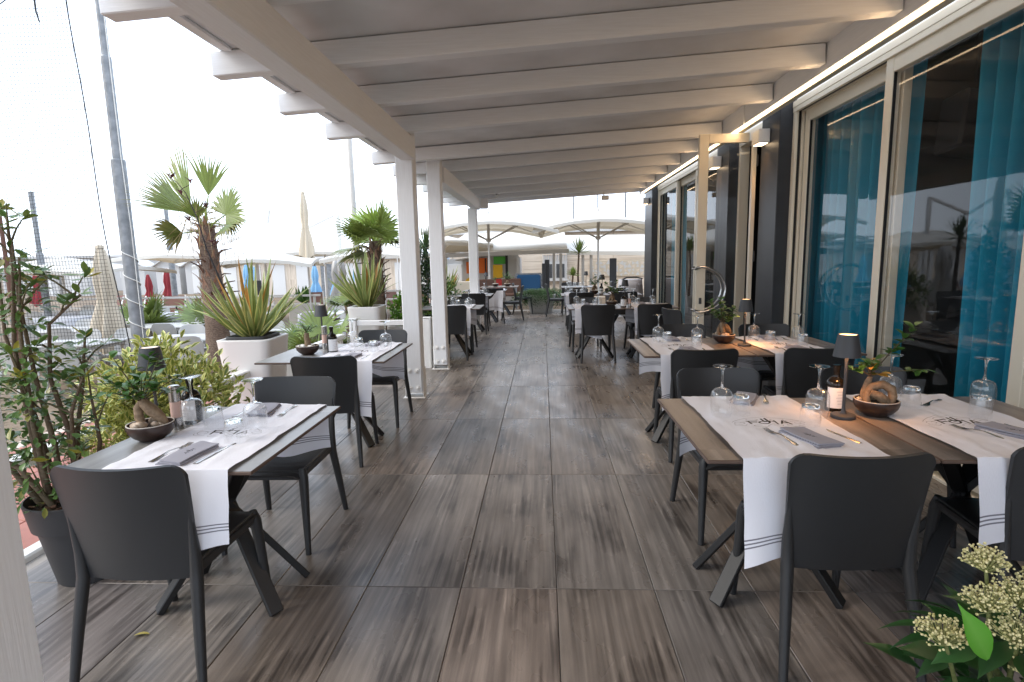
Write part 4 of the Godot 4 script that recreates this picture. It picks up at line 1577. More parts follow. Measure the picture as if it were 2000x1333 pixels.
	chair(Vector2(1.529, -8.060), 0.0, "charcoal chair with full back at the window half of the third right table")
	chair(Vector2(0.669, -9.025), PI, "charcoal chair on the far side of the third right table, aisle half")
	chair(Vector2(1.548, -8.863), PI, "charcoal chair on the far side of the third right table, window half")
	chair(Vector2(0.718, -10.900), 0.0, "charcoal chair on the near side of the fourth right table, aisle half")
	chair(Vector2(1.529, -10.900), 0.0, "charcoal chair on the near side of the fourth right table, window half")
	chair(Vector2(0.718, -11.922), PI, "charcoal chair on the far side of the fourth right table, aisle half")
	chair(Vector2(1.529, -11.725), PI, "charcoal chair on the far side of the fourth right table, window half")
	chair(Vector2(0.718, -14.780), PI, "dark chair behind the pale table at the far end")
	chair(Vector2(0.336, -14.399), -PI / 2, "dark chair seen edge on beside the fern planter")
	chair(Vector2(-1.579, -4.100), 0.02, "charcoal chair on the near side of the second left table")
	chair(Vector2(-1.537, -5.051), PI, "charcoal chair on the far side of the second left table, in front of the post")
	chair(Vector2(-1.346, -8.360), 0.0, "charcoal chair on the near side of the third left table, beside the post")
	chair(Vector2(-1.357, -9.100), PI, "charcoal chair on the far side of the third left table")
	chair(Vector2(-1.357, -11.200), 0.0, "charcoal chair on the near side of the fourth left table")
	chair(Vector2(-1.410, -12.081), PI, "charcoal chair on the far side of the fourth left table")
	chair(Vector2(-1.199, -12.922), PI / 2 - 1.2, "dark chair pulled up to the fifth left table")
	chair(Vector2(-0.752, -13.651), PI / 2, "dark chair turned side on at the last left table")
	chair(Vector2(-0.547, -15.162), -PI / 2, "dark chair side on just left of the fern planter")


# ------------------------------------------------------------------ plants

func frond(mb: MB, at: Vector3, dir: Vector3, pet: float, rad: float, n: int, col: Color, dry: float, droop := 0.5, spread := 115.0, roll := 0.0) -> void:
	var d := dir.normalized()
	var side := d.cross(Vector3.UP).normalized()
	if side.length() < 0.1:
		side = Vector3.RIGHT
	side = side.rotated(d, deg_to_rad(roll))
	var up := side.cross(d).normalized()
	var hub := at + d * pet + Vector3(0, -0.08 * pet, 0)
	mb.tube([at, at + d * pet * 0.5 + up * pet * 0.04, hub], [0.016, 0.011, 0.008], 5, false, [col * 0.8, col * 1.3, col])
	var fd := (hub - at).normalized()
	var face := side.cross(fd).normalized()
	for i in n:
		var a := deg_to_rad(lerpf(-spread, spread, float(i) / (n - 1)) + rf(-1.5, 1.5))
		var q := (fd * cos(a) + side * sin(a) + face * (0.28 - 0.25 * absf(sin(a)))).normalized()
		var L := rad * (0.72 + 0.28 * cos(a * 0.7)) * rf(0.93, 1.05)
		var w := rad * 2.3 * deg_to_rad(spread) / n * 0.62
		var g := rf(0.8, 1.2)
		var c1 := col * g
		c1.a = 1
		var tip := c1.lerp(Color(0.34, 0.23, 0.12), dry)
		var x := q.cross(face).normalized()
		var rows := []
		var cc := []
		var p := hub
		var dd := q
		var prof := [0.06, 0.62, 1.0, 0.62, 0.22, 0.02]
		for k in 6:
			var ww: float = prof[k] * w * 0.5
			rows.append(PackedVector3Array([p - x * ww - face * ww * 0.45, p, p + x * ww - face * ww * 0.45]))
			var c2 := c1 if k < 3 else c1.lerp(tip, (k - 2) / 3.0)
			cc.append([c2, c2 * 0.85, c2])
			p += dd * L / 5.0
			if k >= 1:
				dd = (dd + Vector3(0, -1, 0) * droop * 0.16 * k + rv(0.03)).normalized()
		mb.surf(rows, cc)


# fan palm: trunk with a skirt of old leaf bases, and separate fronds
func fan_palm(t: Node3D, h: float, r0: float, r1: float, skirt0: float, fronds: Array, lean := Vector3.ZERO) -> Vector3:
	var m := MB.new()
	var pts := []
	var rad := []
	var cols := []
	for i in 15:
		var k := i / 14.0
		pts.append(Vector3(0, h * k, 0) + lean * k * k + Vector3(rf(-0.008, 0.008), 0, rf(-0.008, 0.008)))
		rad.append(lerpf(r0, r1, k) * rf(0.95, 1.06))
		cols.append(Color(0.30, 0.215, 0.16) * rf(0.8, 1.2))
	m.tube(pts, rad, 14, true, cols)
	part(t, "trunk", m, M.palm_bark)
	# cut leaf bases
	var base := MB.new()
	base.leaf(Vector3.ZERO, Vector3(0.55, 1, 0), Vector3(1, 0, 0), 0.22, 0.10, -0.5, Color(0.28, 0.16, 0.11), Color(0.36, 0.22, 0.15), 0.35, [1.0, 0.8, 0.5, 0.3, 0.2])
	var shared := base.mesh()
	base = MB.new()
	base.tube([Vector3.ZERO, Vector3(0.10, 0.07, 0), Vector3(0.24, 0.09, 0.01)], [0.022, 0.014, 0.008], 5, true, [Color(0.16, 0.09, 0.06), Color(0.14, 0.08, 0.055), Color(0.10, 0.07, 0.055)])
	var shared2 := base.mesh()
	var n := int((h - skirt0) * 62)
	for i in n:
		var k := skirt0 / h + (1.0 - skirt0 / h) * (i + rf(0, 1)) / n
		var a := i * 2.4
		var o := part(t, "leaf_base", shared if rng.randf() < 0.68 else shared2, M.leaf_matt)
		o.position = Vector3(0, h * k, 0) + lean * k * k + Vector3(cos(a), 0, -sin(a)) * lerpf(r0, r1, k) * 0.85
		o.rotation = Vector3(0, a, rf(-0.3, 0.35))
		var s := rf(0.6, 0.95) * (0.8 + r1 * 1.6)
		o.scale = Vector3(s, s, s)
	var top := Vector3(0, h, 0) + lean
	for f in fronds:
		# [azimuth, elevation, petiole, radius, segments, dryness, green]
		var a: float = deg_to_rad(f[0])
		var e: float = deg_to_rad(f[1])
		m = MB.new()
		var g: float = f[6]
		frond(m, top + Vector3(rf(-0.03, 0.03), rf(-0.12, 0.02), rf(-0.03, 0.03)), Vector3(cos(a) * cos(e), sin(e), -sin(a) * cos(e)), f[2], f[3], f[4], Color(0.19 * g, 0.25 * g, 0.06 * g), f[5], f[9] if f.size() > 9 else 0.45 + 0.4 * (1.0 - f[1] / 90.0), f[7] if f.size() > 7 else 115.0, f[8] if f.size() > 8 else 0.0)
		part(t, "frond", m, M.leaf)
	return top


# one strap leaf with yellow margins
func blade(L: float, w: float, bend: float, green: Color, rim: Color, band := 0.42) -> MB:
	var m := MB.new()
	m.leaf(Vector3.ZERO, Vector3(0, 1, 0), Vector3(0, 0, 1), L, w, bend, green, green * 0.8, 0.42, [0.75, 0.9, 1.0, 0.98, 0.88, 0.70, 0.42, 0.02], band, rim)
	return m


func phormium(t: Node3D, at: Vector3, n: int, Lmin: float, Lmax: float, spread: float, yellow := 1.0) -> void:
	for i in n:
		var k := float(i) / n
		var a := i * 2.4 + rf(-0.3, 0.3)
		var lean := lerpf(0.06, spread, pow(rf(0, 1), 0.8))
		var L := rf(Lmin, Lmax) * (1.0 - 0.25 * lean / spread)
		var g := rf(0.8, 1.25)
		var rim := Color(0.90, 0.78, 0.32).lerp(Color(0.60, 0.56, 0.18), rf(0, 0.6))
		var green := Color(0.22 * g, 0.28 * g, 0.08 * g)
		if rng.randf() < 0.3:
			rim = Color(0.24, 0.27, 0.08)
		if rng.randf() < 0.06:
			rim = Color(0.55, 0.26, 0.05)
			green = Color(0.42, 0.20, 0.05)
		var b := blade(L, rf(0.042, 0.066), rf(0.0, 0.5) * (0.4 + lean), green, green.lerp(rim, yellow), rf(0.32, 0.66))
		var o := part(t, "leaf", b, M.leaf)
		o.position = at + Vector3(cos(a), 0, sin(a)) * rf(0.01, 0.07)
		# turn the blade's bending face outwards and tip it over
		o.basis = Basis(Vector3.UP, -a + PI / 2) * Basis(Vector3.RIGHT, lean)
		o.basis = o.basis * Basis(Vector3.UP, rf(-0.9, 0.9) + (PI if rng.randf() < 0.2 else 0.0))


# tapered pot with rounded corners; levels of (half width, height) from the outside bottom to the inside soil line
func square_pot(m: MB, levels: Array, pw := 6.0) -> void:
	var rows := []
	var cc := []
	for l in levels:
		var row := PackedVector3Array()
		var q := []
		for j in 41:
			var a := -TAU * j / 40.0 + 0.0785
			var c := cos(a)
			var s := sin(a)
			var r := 1.0 / pow(pow(absf(c), pw) + pow(absf(s), pw), 1.0 / pw)
			row.append(Vector3(c * r * l.x, l.y, s * r * l.x))
			q.append(Color.WHITE)
		rows.append(row)
		cc.append(q)
	m.surf(rows, cc, true)


func bushy(mb: MB, at: Vector3, ext: Vector3, n: int, len: Vector2, wid: float, cols: Array, rim := Color(0, 0, 0, 0), band := 0.0, shell := 0.45) -> void:
	for i in n:
		var d := rv(1.0)
		while d.length() > 1.0 or d.length() < 0.05:
			d = rv(1.0)
		var k := lerpf(shell, 1.0, rng.randf())
		var lump := 1.0 + 0.16 * sin(d.x * 5.0 + at.x) * cos(d.z * 6.0) + 0.10 * sin(d.y * 9.0)
		var p := at + d.normalized() * k * lump * ext
		var dir := (d.normalized() * 0.7 + Vector3(0, 0.5, 0) + rv(0.8)).normalized()
		var c: Color = cols[rng.randi() % cols.size()] * rf(0.75, 1.3)
		c.a = 1
		mb.leaf(p, dir, (Vector3(0, 1, 0) + rv(0.7)).normalized(), rf(len.x, len.y), wid * rf(0.8, 1.2), rf(0.1, 0.9), c, c * 0.8, 0.25, [0.15, 0.8, 1.0, 0.6, 0.03], band, rim)


func near_plants() -> void:
	# ---- tall shrub in the dark pot, left
	rng.seed = 71
	var pot := thing("plant_pot", "dark grey round plastic pot behind the near left chair", "plant pot", Vector3(-2.22, 0.006, -2.44))
	var m := MB.new()
	m.lathe([Vector2(0.0001, 0.0), Vector2(0.135, 0.0), Vector2(0.142, 0.01), Vector2(0.195, 0.28), Vector2(0.215, 0.285), Vector2(0.235, 0.40), Vector2(0.238, 0.412), Vector2(0.228, 0.415), Vector2(0.22, 0.40), Vector2(0.212, 0.35)], 40)
	part(pot, "body", m, M.pot_dark)
	m = MB.new()
	m.lathe([Vector2(0.214, 0.365), Vector2(0.1, 0.38), Vector2(0.0001, 0.384)], 24)
	part(pot, "soil", m, M.soil)
	for i in 70:
		var a := rf(0, TAU)
		var r := sqrt(rng.randf()) * 0.2
		m = MB.new()
		m.T = Transform3D(Basis.from_euler(Vector3(rf(-0.5, 0.5), rf(0, 6), rf(-0.5, 0.5))), Vector3(cos(a) * r, 0.388 + rf(0, 0.012), sin(a) * r))
		var g := rf(0.6, 1.6)
		m.box(Vector3.ZERO, Vector3(rf(0.025, 0.055), 0.007, rf(0.012, 0.022)), 0.002, Basis(), Color(g, g * 0.95, g * 0.9))
		part(pot, "bark_chip", m, M.bark_chip)
	var sh := thing("tall_shrub", "tall many stemmed green shrub growing from the dark grey pot", "shrub", Vector3(-2.22, 0.38, -2.44))
	var tips := []
	var stems := [
		[Vector3(-0.06, 0, 0.05), Vector3(-0.10, 0.35, 0.06), Vector3(-0.14, 0.75, 0.05), Vector3(-0.10, 1.10, 0.03), Vector3(-0.10, 1.32, 0.02)],
		[Vector3(-0.02, 0, 0.08), Vector3(-0.04, 0.4, 0.10), Vector3(-0.06, 0.8, 0.08), Vector3(-0.02, 1.15, 0.06)],
		[Vector3(0.04, 0, 0.06), Vector3(0.03, 0.3, 0.06), Vector3(-0.04, 0.62, 0.05), Vector3(-0.08, 0.95, 0.04), Vector3(-0.06, 1.22, 0.05)],
		[Vector3(0.06, 0, -0.02), Vector3(0.07, 0.35, 0.0), Vector3(0.0, 0.60, 0.0), Vector3(0.06, 0.85, 0.02), Vector3(0.28, 0.98, 0.03)],
		[Vector3(-0.09, 0, -0.04), Vector3(-0.16, 0.4, -0.03), Vector3(-0.24, 0.8, 0.0), Vector3(-0.22, 1.15, 0.0)],
		[Vector3(0.10, 0, 0.02), Vector3(0.13, 0.25, 0.05), Vector3(0.16, 0.45, 0.06), Vector3(0.28, 0.62, 0.08)],
		[Vector3(0.0, 0, -0.08), Vector3(0.02, 0.3, -0.10), Vector3(0.10, 0.55, -0.10), Vector3(0.20, 0.78, -0.05)],
		[Vector3(-0.10, 0, 0.06), Vector3(-0.22, 0.2, 0.10), Vector3(-0.36, 0.32, 0.14), Vector3(-0.46, 0.5, 0.15)],
		[Vector3(0.02, 0, 0.1), Vector3(-0.10, 0.22, 0.16), Vector3(-0.24, 0.30, 0.2), Vector3(-0.36, 0.28, 0.22)],
		[Vector3(0.12, 0, -0.06), Vector3(0.20, 0.28, -0.06), Vector3(0.19, 0.5, -0.05)]]
	for s in stems:
		m = MB.new()
		var rad := []
		var cc := []
		for i in s.size():
			rad.append(lerpf(0.017, 0.006, float(i) / (s.size() - 1)))
			cc.append(Color(0.22, 0.17, 0.10).lerp(Color(0.20, 0.13, 0.09), rf(0, 1)))
		m.tube(s, rad, 8, true, cc)
		part(sh, "stem", m, M.stem)
		tips.append(s[-1])
		for q in 5:
			var i := rng.randi_range(1, s.size() - 1)
			var p: Vector3 = s[i - 1].lerp(s[i], rf(0.2, 1.0))
			var e := p + Vector3(rf(-0.15, 0.14), rf(0.02, 0.16), rf(-0.12, 0.12))
			m = MB.new()
			m.tube([p, p.lerp(e, 0.5) + Vector3(0, 0.012, 0), e], [0.006, 0.0045, 0.0025], 5, true, [Color(0.2, 0.14, 0.09), Color(0.17, 0.15, 0.07), Color(0.15, 0.17, 0.05)])
			part(sh, "twig", m, M.stem)
			tips.append(e)
	# whorls of glossy leaves at the twig ends: shared meshes, each leaf its own part
	var kinds := []
	for i in 9:
		m = MB.new()
		var g := rf(0.8, 1.3)
		var c := Color(0.105 * g, 0.185 * g, 0.05 * g)
		if i == 7:
			c = Color(0.42, 0.36, 0.05)
		elif i >= 5:
			c = Color(0.16, 0.24, 0.05)
		elif i == 4:
			c = Color(0.10, 0.19, 0.09)
		m.leaf(Vector3.ZERO, Vector3(0, 1, 0), Vector3(0, 0, 1), rf(0.062, 0.09), rf(0.026, 0.034), rf(-0.7, 0.3), c, c * 0.8, 0.22, [0.12, 0.5, 0.9, 1.0, 0.75, 0.05])
		kinds.append(m.mesh())
	var low := MB.new()
	var count := 0
	for p in tips:
		if (p as Vector3).y > 0.8 and rng.randf() < 0.35:
			continue
		var n := rng.randi_range(5, 9)
		for i in n:
			var a := i * TAU / n + rf(-0.3, 0.3)
			var d := Vector3(cos(a), rf(-0.25, 0.7), sin(a)).normalized()
			if count < 290:
				var o := part(sh, "leaf", kinds[rng.randi() % 9], M.leaf)
				o.position = p + rv(0.012)
				var x := d.cross(Vector3.UP).normalized()
				o.basis = Basis(x, d, x.cross(d)).rotated(d, rf(-0.5, 0.5))
				count += 1
	for i in 1150:
		var y := rf(0.02, 0.75) if i < 980 else rf(0.8, 1.2)
		var a := rf(0, TAU)
		var r := rf(0.06, 0.33) if i < 980 else rf(0.02, 0.16)
		var c := Color(0.10, 0.18, 0.045) * rf(0.7, 1.5)
		if rng.randf() < 0.15:
			c = Color(0.26, 0.25, 0.06)
		c.a = 1
		low.leaf(Vector3(cos(a) * r - 0.10, y, sin(a) * r * 0.8 + 0.04), Vector3(cos(a), rf(-0.5, 0.7), sin(a)), Vector3(0, 1, 0) + rv(0.4), rf(0.05, 0.08), rf(0.022, 0.03), rf(0, 0.8), c, c * 0.8, 0.22, [0.12, 0.6, 1.0, 0.9, 0.05])
	stuff(part(sh, "foliage", low, M.leaf))
	# dry strands low in the pot
	m = MB.new()
	for i in 40:
		var a := rf(0, TAU)
		var p := Vector3(0.14 + cos(a) * 0.05, 0.02, sin(a) * 0.05)
		m.tube([p, p + Vector3(rf(-0.05, 0.08), rf(0.1, 0.25), rf(-0.05, 0.05)), p + Vector3(rf(-0.05, 0.16), rf(0.05, 0.32), rf(-0.1, 0.1))], [0.002, 0.0018, 0.001], 4, false, [Color(0.30, 0.19, 0.10), Color(0.28, 0.17, 0.09), Color(0.25, 0.15, 0.08)])
	stuff(part(sh, "dry_strands", m, M.stem))
	# ---- variegated bush in its pale pot behind the front left table
	rng.seed = 72
	pot.scale = Vector3(0.92, 1.0, 0.92)
	sh.scale = Vector3(0.78, 1.0, 0.85)
	sh.position += Vector3(-0.05, 0, 0.02)
	var vp := thing("plant_pot", "pale round pot under the yellow and green bush", "plant pot", Vector3(-2.33, 0.006, -3.22))
	m = MB.new()
	m.lathe([Vector2(0.0001, 0.0), Vector2(0.16, 0.0), Vector2(0.20, 0.30), Vector2(0.205, 0.36), Vector2(0.19, 0.36), Vector2(0.18, 0.30)], 32)
	part(vp, "body", m, M.pot_white)
	m = MB.new()
	m.lathe([Vector2(0.183, 0.32), Vector2(0.0001, 0.335)], 20)
	part(vp, "soil", m, M.soil)
	var vb := thing("variegated_bush", "bushy shrub with yellow edged green leaves behind the front left table", "shrub", Vector3(-2.33, 0.36, -3.22))
	m = MB.new()
	for i in 26:
		var a := i * 2.4
		var e := Vector3(cos(a) * rf(0.1, 0.42), rf(0.2, 0.55), sin(a) * rf(0.1, 0.32))
		m.tube([Vector3.ZERO, e * 0.5 + Vector3(0, 0.06, 0), e], [0.009, 0.006, 0.003], 5, false, [Color(0.16, 0.12, 0.06), Color(0.18, 0.16, 0.07), Color(0.2, 0.22, 0.06)])
	part(vb, "stems", m, M.stem)
	m = MB.new()
	var lobes := [[Vector3(-0.02, 0.33, 0.0), Vector3(0.40, 0.30, 0.32), 1300], [Vector3(-0.20, 0.12, 0.05), Vector3(0.26, 0.26, 0.24), 600], [Vector3(0.26, 0.28, 0.0), Vector3(0.26, 0.28, 0.26), 700], [Vector3(-0.22, -0.08, 0.12), Vector3(0.16, 0.14, 0.14), 130], [Vector3(0.02, 0.58, 0.0), Vector3(0.17, 0.12, 0.14), 130]]
	for l in lobes:
		bushy(m, l[0], l[1], l[2], Vector2(0.045, 0.07), 0.028, [Color(0.30, 0.36, 0.08), Color(0.38, 0.42, 0.10), Color(0.20, 0.28, 0.06)], Color(0.86, 0.78, 0.30), 0.6, 0.5)
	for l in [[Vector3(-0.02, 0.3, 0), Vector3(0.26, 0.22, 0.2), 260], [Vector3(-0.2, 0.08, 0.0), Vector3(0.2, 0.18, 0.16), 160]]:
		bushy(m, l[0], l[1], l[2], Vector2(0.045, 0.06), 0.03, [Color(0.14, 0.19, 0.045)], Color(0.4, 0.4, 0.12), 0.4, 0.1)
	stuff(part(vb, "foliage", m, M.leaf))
	# ---- flowering bush in the near right corner
	rng.seed = 73
	vb.scale = Vector3(0.98, 1.02, 1.0)
	var fp := thing("plant_pot", "dark pot under the cream flowering bush, at the lower right corner", "plant pot", Vector3(1.11, 0.006, -1.24))
	m = MB.new()
	m.lathe([Vector2(0.0001, 0.0), Vector2(0.12, 0.0), Vector2(0.16, 0.24), Vector2(0.165, 0.27), Vector2(0.15, 0.27), Vector2(0.145, 0.23)], 32)
	part(fp, "body", m, M.pot_dark)
	m = MB.new()
	m.lathe([Vector2(0.147, 0.24), Vector2(0.0001, 0.25)], 20)
	part(fp, "soil", m, M.soil)
	var fb := thing("flowering_bush", "glossy dark green bush with clusters of small cream flowers at the lower right corner", "shrub", Vector3(1.11, 0.27, -1.24))
	fb.scale = Vector3(1.15, 1.12, 1.12)
	var heads := [[Vector3(-0.105, 0.455, 0.0), 0.042], [Vector3(-0.06, 0.40, 0.03), 0.05], [Vector3(-0.115, 0.385, 0.03), 0.046], [Vector3(-0.075, 0.335, 0.06), 0.05], [Vector3(-0.205, 0.325, 0.05), 0.05], [Vector3(-0.04, 0.27, 0.09), 0.055], [Vector3(-0.01, 0.20, 0.10), 0.055], [Vector3(0.06, 0.28, 0.06), 0.045], [Vector3(0.03, 0.15, 0.11), 0.04], [Vector3(0.0, 0.42, 0.01), 0.04]]
	m = MB.new()
	for h in heads:
		m.tube([Vector3(rf(-0.03, 0.03), 0, 0), Vector3(h[0].x * 0.7, h[0].y * 0.55, h[0].z * 0.3), h[0]], [0.006, 0.005, 0.003], 5, false, [Color(0.12, 0.12, 0.05), Color(0.14, 0.17, 0.05), Color(0.25, 0.28, 0.1)])
	part(fb, "stems", m, M.stem)
	for h in heads:
		m = MB.new()
		for i in 230:
			var d := rv(1.0).normalized()
			d.y = absf(d.y) * 0.9 - 0.15
			var s: float = h[1] * rf(0.55, 1.05)
			var p: Vector3 = h[0] + Vector3(d.x * s, d.y * s * 1.1, d.z * s)
			var c := Color(0.72, 0.66, 0.38).lerp(Color(0.50, 0.47, 0.20), rf(0, 1))
			var b := rf(0.0016, 0.0034)
			m.ball(p, Vector3(b, b, b), 5, 3, c)
			if i % 3 == 0:
				m.tube([h[0] - Vector3(0, 0.02, 0), p], [0.0012, 0.0008], 3, false, [Color(0.3, 0.33, 0.12), Color(0.45, 0.45, 0.2)])
		part(fb, "flower_head", m, M.petal)
	# big leaves, each a part
	var bl := []
	for i in 6:
		m = MB.new()
		var g := rf(0.75, 1.25)
		var c := Color(0.028 * g, 0.085 * g, 0.022 * g)
		m.leaf(Vector3.ZERO, Vector3(0, 1, 0), Vector3(0, 0, 1), rf(0.11, 0.14), rf(0.042, 0.052), rf(0.1, 0.6), c, c * 0.8, 0.22, [0.1, 0.5, 0.85, 1.0, 0.92, 0.62, 0.25, 0.02])
		bl.append(m.mesh())
	for i in 170:
		var a := i * 2.4
		var y := rf(-0.02, 0.32)
		var r := rf(0.03, 0.20)
		var d := Vector3(cos(a), rf(-0.35, 0.75), sin(a)).normalized()
		var o := part(fb, "leaf", bl[rng.randi() % 6], M.leaf)
		o.position = Vector3(cos(a) * r * 0.9, y, sin(a) * r * 0.8)
		var x := d.cross(Vector3.UP).normalized()
		o.basis = Basis(x, d, x.cross(d)).rotated(d, rf(-0.4, 0.4))
	# two young bright leaves on top
	for q in [[Vector3(-0.16, 0.315, 0.10), Vector3(-0.40, 0.80, 0.05)], [Vector3(-0.10, 0.235, 0.13), Vector3(0.25, -0.95, 0.35)]]:
		m = MB.new()
		m.leaf(Vector3.ZERO, Vector3(0, 1, 0), Vector3(0, 0, 1), 0.125, 0.05, 0.25, Color(0.09, 0.30, 0.025), Color(0.13, 0.36, 0.05), 0.25, [0.12, 0.6, 0.9, 1.0, 0.88, 0.55, 0.2, 0.02])
		var o := part(fb, "leaf", m, M.leaf, "young bright green leaf")
		var d: Vector3 = q[1].normalized()
		var z := Vector3(0.1, 0.3, 1).normalized()
		var x := d.cross(z).normalized()
		o.position = q[0]
		o.basis = Basis(x, d, x.cross(d))


func pot_box(called: String, label: String, at: Vector3, half0: float, half1: float, h: float, m: Material, turn := 0.0) -> Node3D:
	var t := thing(called, label, "planter", at, turn)
	var b := MB.new()
	square_pot(b, [Vector2(0.001, 0.0), Vector2(half0 * 0.99, 0.0), Vector2(half0, 0.006), Vector2(half1 - 0.002, h - 0.012), Vector2(half1, h), Vector2(half1 - 0.012, h + 0.003), Vector2(half1 - 0.05, h), Vector2(half1 - 0.055, h - 0.06)], 12.0)
	part(t, "body", b, m)
	b = MB.new()
	square_pot(b, [Vector2(half1 - 0.04, h - 0.03), Vector2(0.001, h - 0.02)], 12.0)
	part(t, "soil", b, M.soil)
	return t


func terrace() -> void:
	rng.seed = 81
	# ---- tall white planter with the flax
	pot_box("white_planter", "tall tapered white planter with striped flax, left of the second table", Vector3(-2.80, -0.02, -5.25), 0.18, 0.255, 0.80, M.pot_white, 0.06)
	var liner := MB.new()
	square_pot(liner, [Vector2(0.19, 0.76), Vector2(0.195, 0.805), Vector2(0.18, 0.808), Vector2(0.175, 0.77)], 8.0)
	solo("plant_liner", liner, M.pot_dark, "dark liner pot standing in the rim of the near white planter", "plant pot", Vector3(-2.80, 0.0, -5.25), 0.06)
	var ph := thing("flax_plant", "large yellow striped flax with spiky leaves in the near white planter", "plant", Vector3(-2.80, 0.78, -5.25))
	phormium(ph, Vector3.ZERO, 64, 0.58, 0.86, 1.05)
	# flower stalk with claw-like buds
	var st := MB.new()
	var sp := [Vector3(-0.10, 0.1, 0), Vector3(-0.25, 0.50, 0.02), Vector3(-0.36, 0.85, 0.04), Vector3(-0.42, 1.15, 0.05), Vector3(-0.50, 1.36, 0.05), Vector3(-0.58, 1.47, 0.05)]
	st.tube(sp, [0.011, 0.009, 0.007, 0.005, 0.004, 0.003], 6, true, [Color(0.10, 0.10, 0.05), Color(0.03, 0.025, 0.025), Color(0.03, 0.025, 0.025), Color(0.03, 0.025, 0.025), Color(0.05, 0.03, 0.03), Color(0.08, 0.03, 0.03)])
	var stalk := part(ph, "flower_stalk", st, M.stem)
	for q in [[2, 0.05, 1], [2, 0.75, -1], [3, 0.15, 1], [3, 0.75, -1], [4, 0.4, 1], [4, 0.95, -1]]:
		var p: Vector3 = sp[q[0]].lerp(sp[q[0] + 1], q[1])
		var e := p + Vector3(q[2] * rf(0.06, 0.11), rf(0.02, 0.05), rf(-0.03, 0.03))
		st = MB.new()
		st.tube([p, e], [0.003, 0.002], 4, false, [Color(0.06, 0.025, 0.025), Color(0.06, 0.025, 0.025)])
		for i in 5:
			st.tube([e, e + Vector3(rf(-0.03, 0.03), 0.03, rf(-0.02, 0.02)), e + Vector3(rf(-0.06, 0.06), rf(0.04, 0.065), rf(-0.03, 0.03))], [0.003, 0.006, 0.001], 5, false, [Color(0.10, 0.02, 0.02), Color(0.13, 0.025, 0.03), Color(0.07, 0.02, 0.02)])
		part(stalk, "flower_buds", st, M.stem)
	# ---- second white planter beyond the rail fence
	pot_box("white_planter", "tall tapered white planter behind the rail fence", Vector3(-2.56, -0.02, -8.05), 0.17, 0.235, 0.86, M.pot_white, 0.05)
	ph = thing("flax_plant", "upright pale striped flax in the white planter behind the rail fence", "plant", Vector3(-2.56, 0.82, -8.05))
	phormium(ph, Vector3.ZERO, 60, 0.55, 0.92, 0.95, 0.75)
	# ---- near palm on the sand
	var pl := thing("fan_palm", "near fan palm with shaggy trunk and ragged crown left of the white planter", "palm tree", Vector3(-4.45, -0.4, -7.4))
	fan_palm(pl, 2.40, 0.185, 0.10, 1.32, [
		[172, 53, 0.30, 1.15, 34, 0.6, 1.1, 34.0, 84.0, 0.12], [200, 40, 0.28, 0.85, 18, 0.5, 0.85, 26.0, 84.0, 0.2], [8, 80, 0.40, 0.68, 14, 0.10, 1.25, 30.0, 84.0], [-6, 40, 0.40, 0.52, 32, 0.12, 0.95, 115.0, 72.0],
		[-20, 0, 0.34, 0.42, 18, 0.8, 0.8, 70.0, 30.0], [200, 2, 0.30, 0.50, 16, 0.8, 0.8, 60.0, 40.0], [268, 55, 0.26, 0.4, 14, 0.3, 1.0, 50.0, 0.0]], Vector3(-0.02, 0, 0))
	# dry hanging threads
	var dry := MB.new()
	for i in 46:
		var a := rf(0, TAU)
		var p := Vector3(-0.02 + cos(a) * 0.05, 2.42 + rf(-0.1, 0.15), sin(a) * 0.05)
		dry.tube([p, p + Vector3(cos(a) * rf(0.08, 0.3), rf(0.0, 0.15), sin(a) * 0.2), p + Vector3(cos(a) * rf(0.15, 0.5), rf(-0.5, -0.1), sin(a) * 0.3)], [0.006, 0.004, 0.002], 4, false, [Color(0.5, 0.42, 0.22), Color(0.42, 0.33, 0.16), Color(0.30, 0.2, 0.1)])
	stuff(part(pl, "dry_strands", dry, M.leaf_matt))
	# ---- second palm
	pl = thing("fan_palm", "second fan palm with full green crown left of the white posts", "palm tree", Vector3(-2.86, -0.4, -9.6))
	var fr := []
	for i in 14:
		fr.append([i * 137.5, [72, 50, 28, 5, -18][i % 5] + rf(-6, 6), rf(0.24, 0.38), rf(0.50, 0.68), 24, [0.1, 0.15, 0.2, 0.35, 0.6][i % 5], [1.75, 1.6, 1.45, 1.25, 1.0][i % 5]])
	fan_palm(pl, 2.22, 0.17, 0.10, 1.2, fr)
	# ---- low palms
	pl = thing("fan_palm", "low fan palm with broad leaves behind the second left table", "palm tree", Vector3(-3.28, -0.4, -7.9))
	fan_palm(pl, 0.62, 0.06, 0.045, 0.4, [[95, 70, 0.34, 0.52, 30, 0.0, 1.3], [160, 42, 0.38, 0.50, 30, 0.05, 1.1], [25, 48, 0.40, 0.60, 32, 0.0, 1.35], [200, 18, 0.30, 0.42, 26, 0.1, 1.0], [-30, 20, 0.34, 0.45, 26, 0.1, 1.15], [270, 40, 0.3, 0.45, 26, 0.1, 1.1]])
	pl = thing("fan_palm", "small fan palm with bare brown trunk in a white pot by the rail fence", "palm tree", Vector3(-3.30, 0.0, -9.4))
	fan_palm(pl, 0.78, 0.085, 0.06, 0.55, [[150, 25, 0.2, 0.36, 22, 0.0, 0.9], [20, 12, 0.2, 0.42, 24, 0.0, 0.9], [90, 60, 0.2, 0.34, 22, 0.0, 1.0], [-40, 30, 0.2, 0.38, 22, 0.0, 0.95], [230, 20, 0.2, 0.36, 22, 0.0, 0.85], [330, -15, 0.2, 0.36, 22, 0.1, 0.8]])
	var t := thing("plant_pot", "shallow white pot holding the small palm with bare trunk", "plant pot", Vector3(-3.30, -0.4, -9.4))
	var m := MB.new()
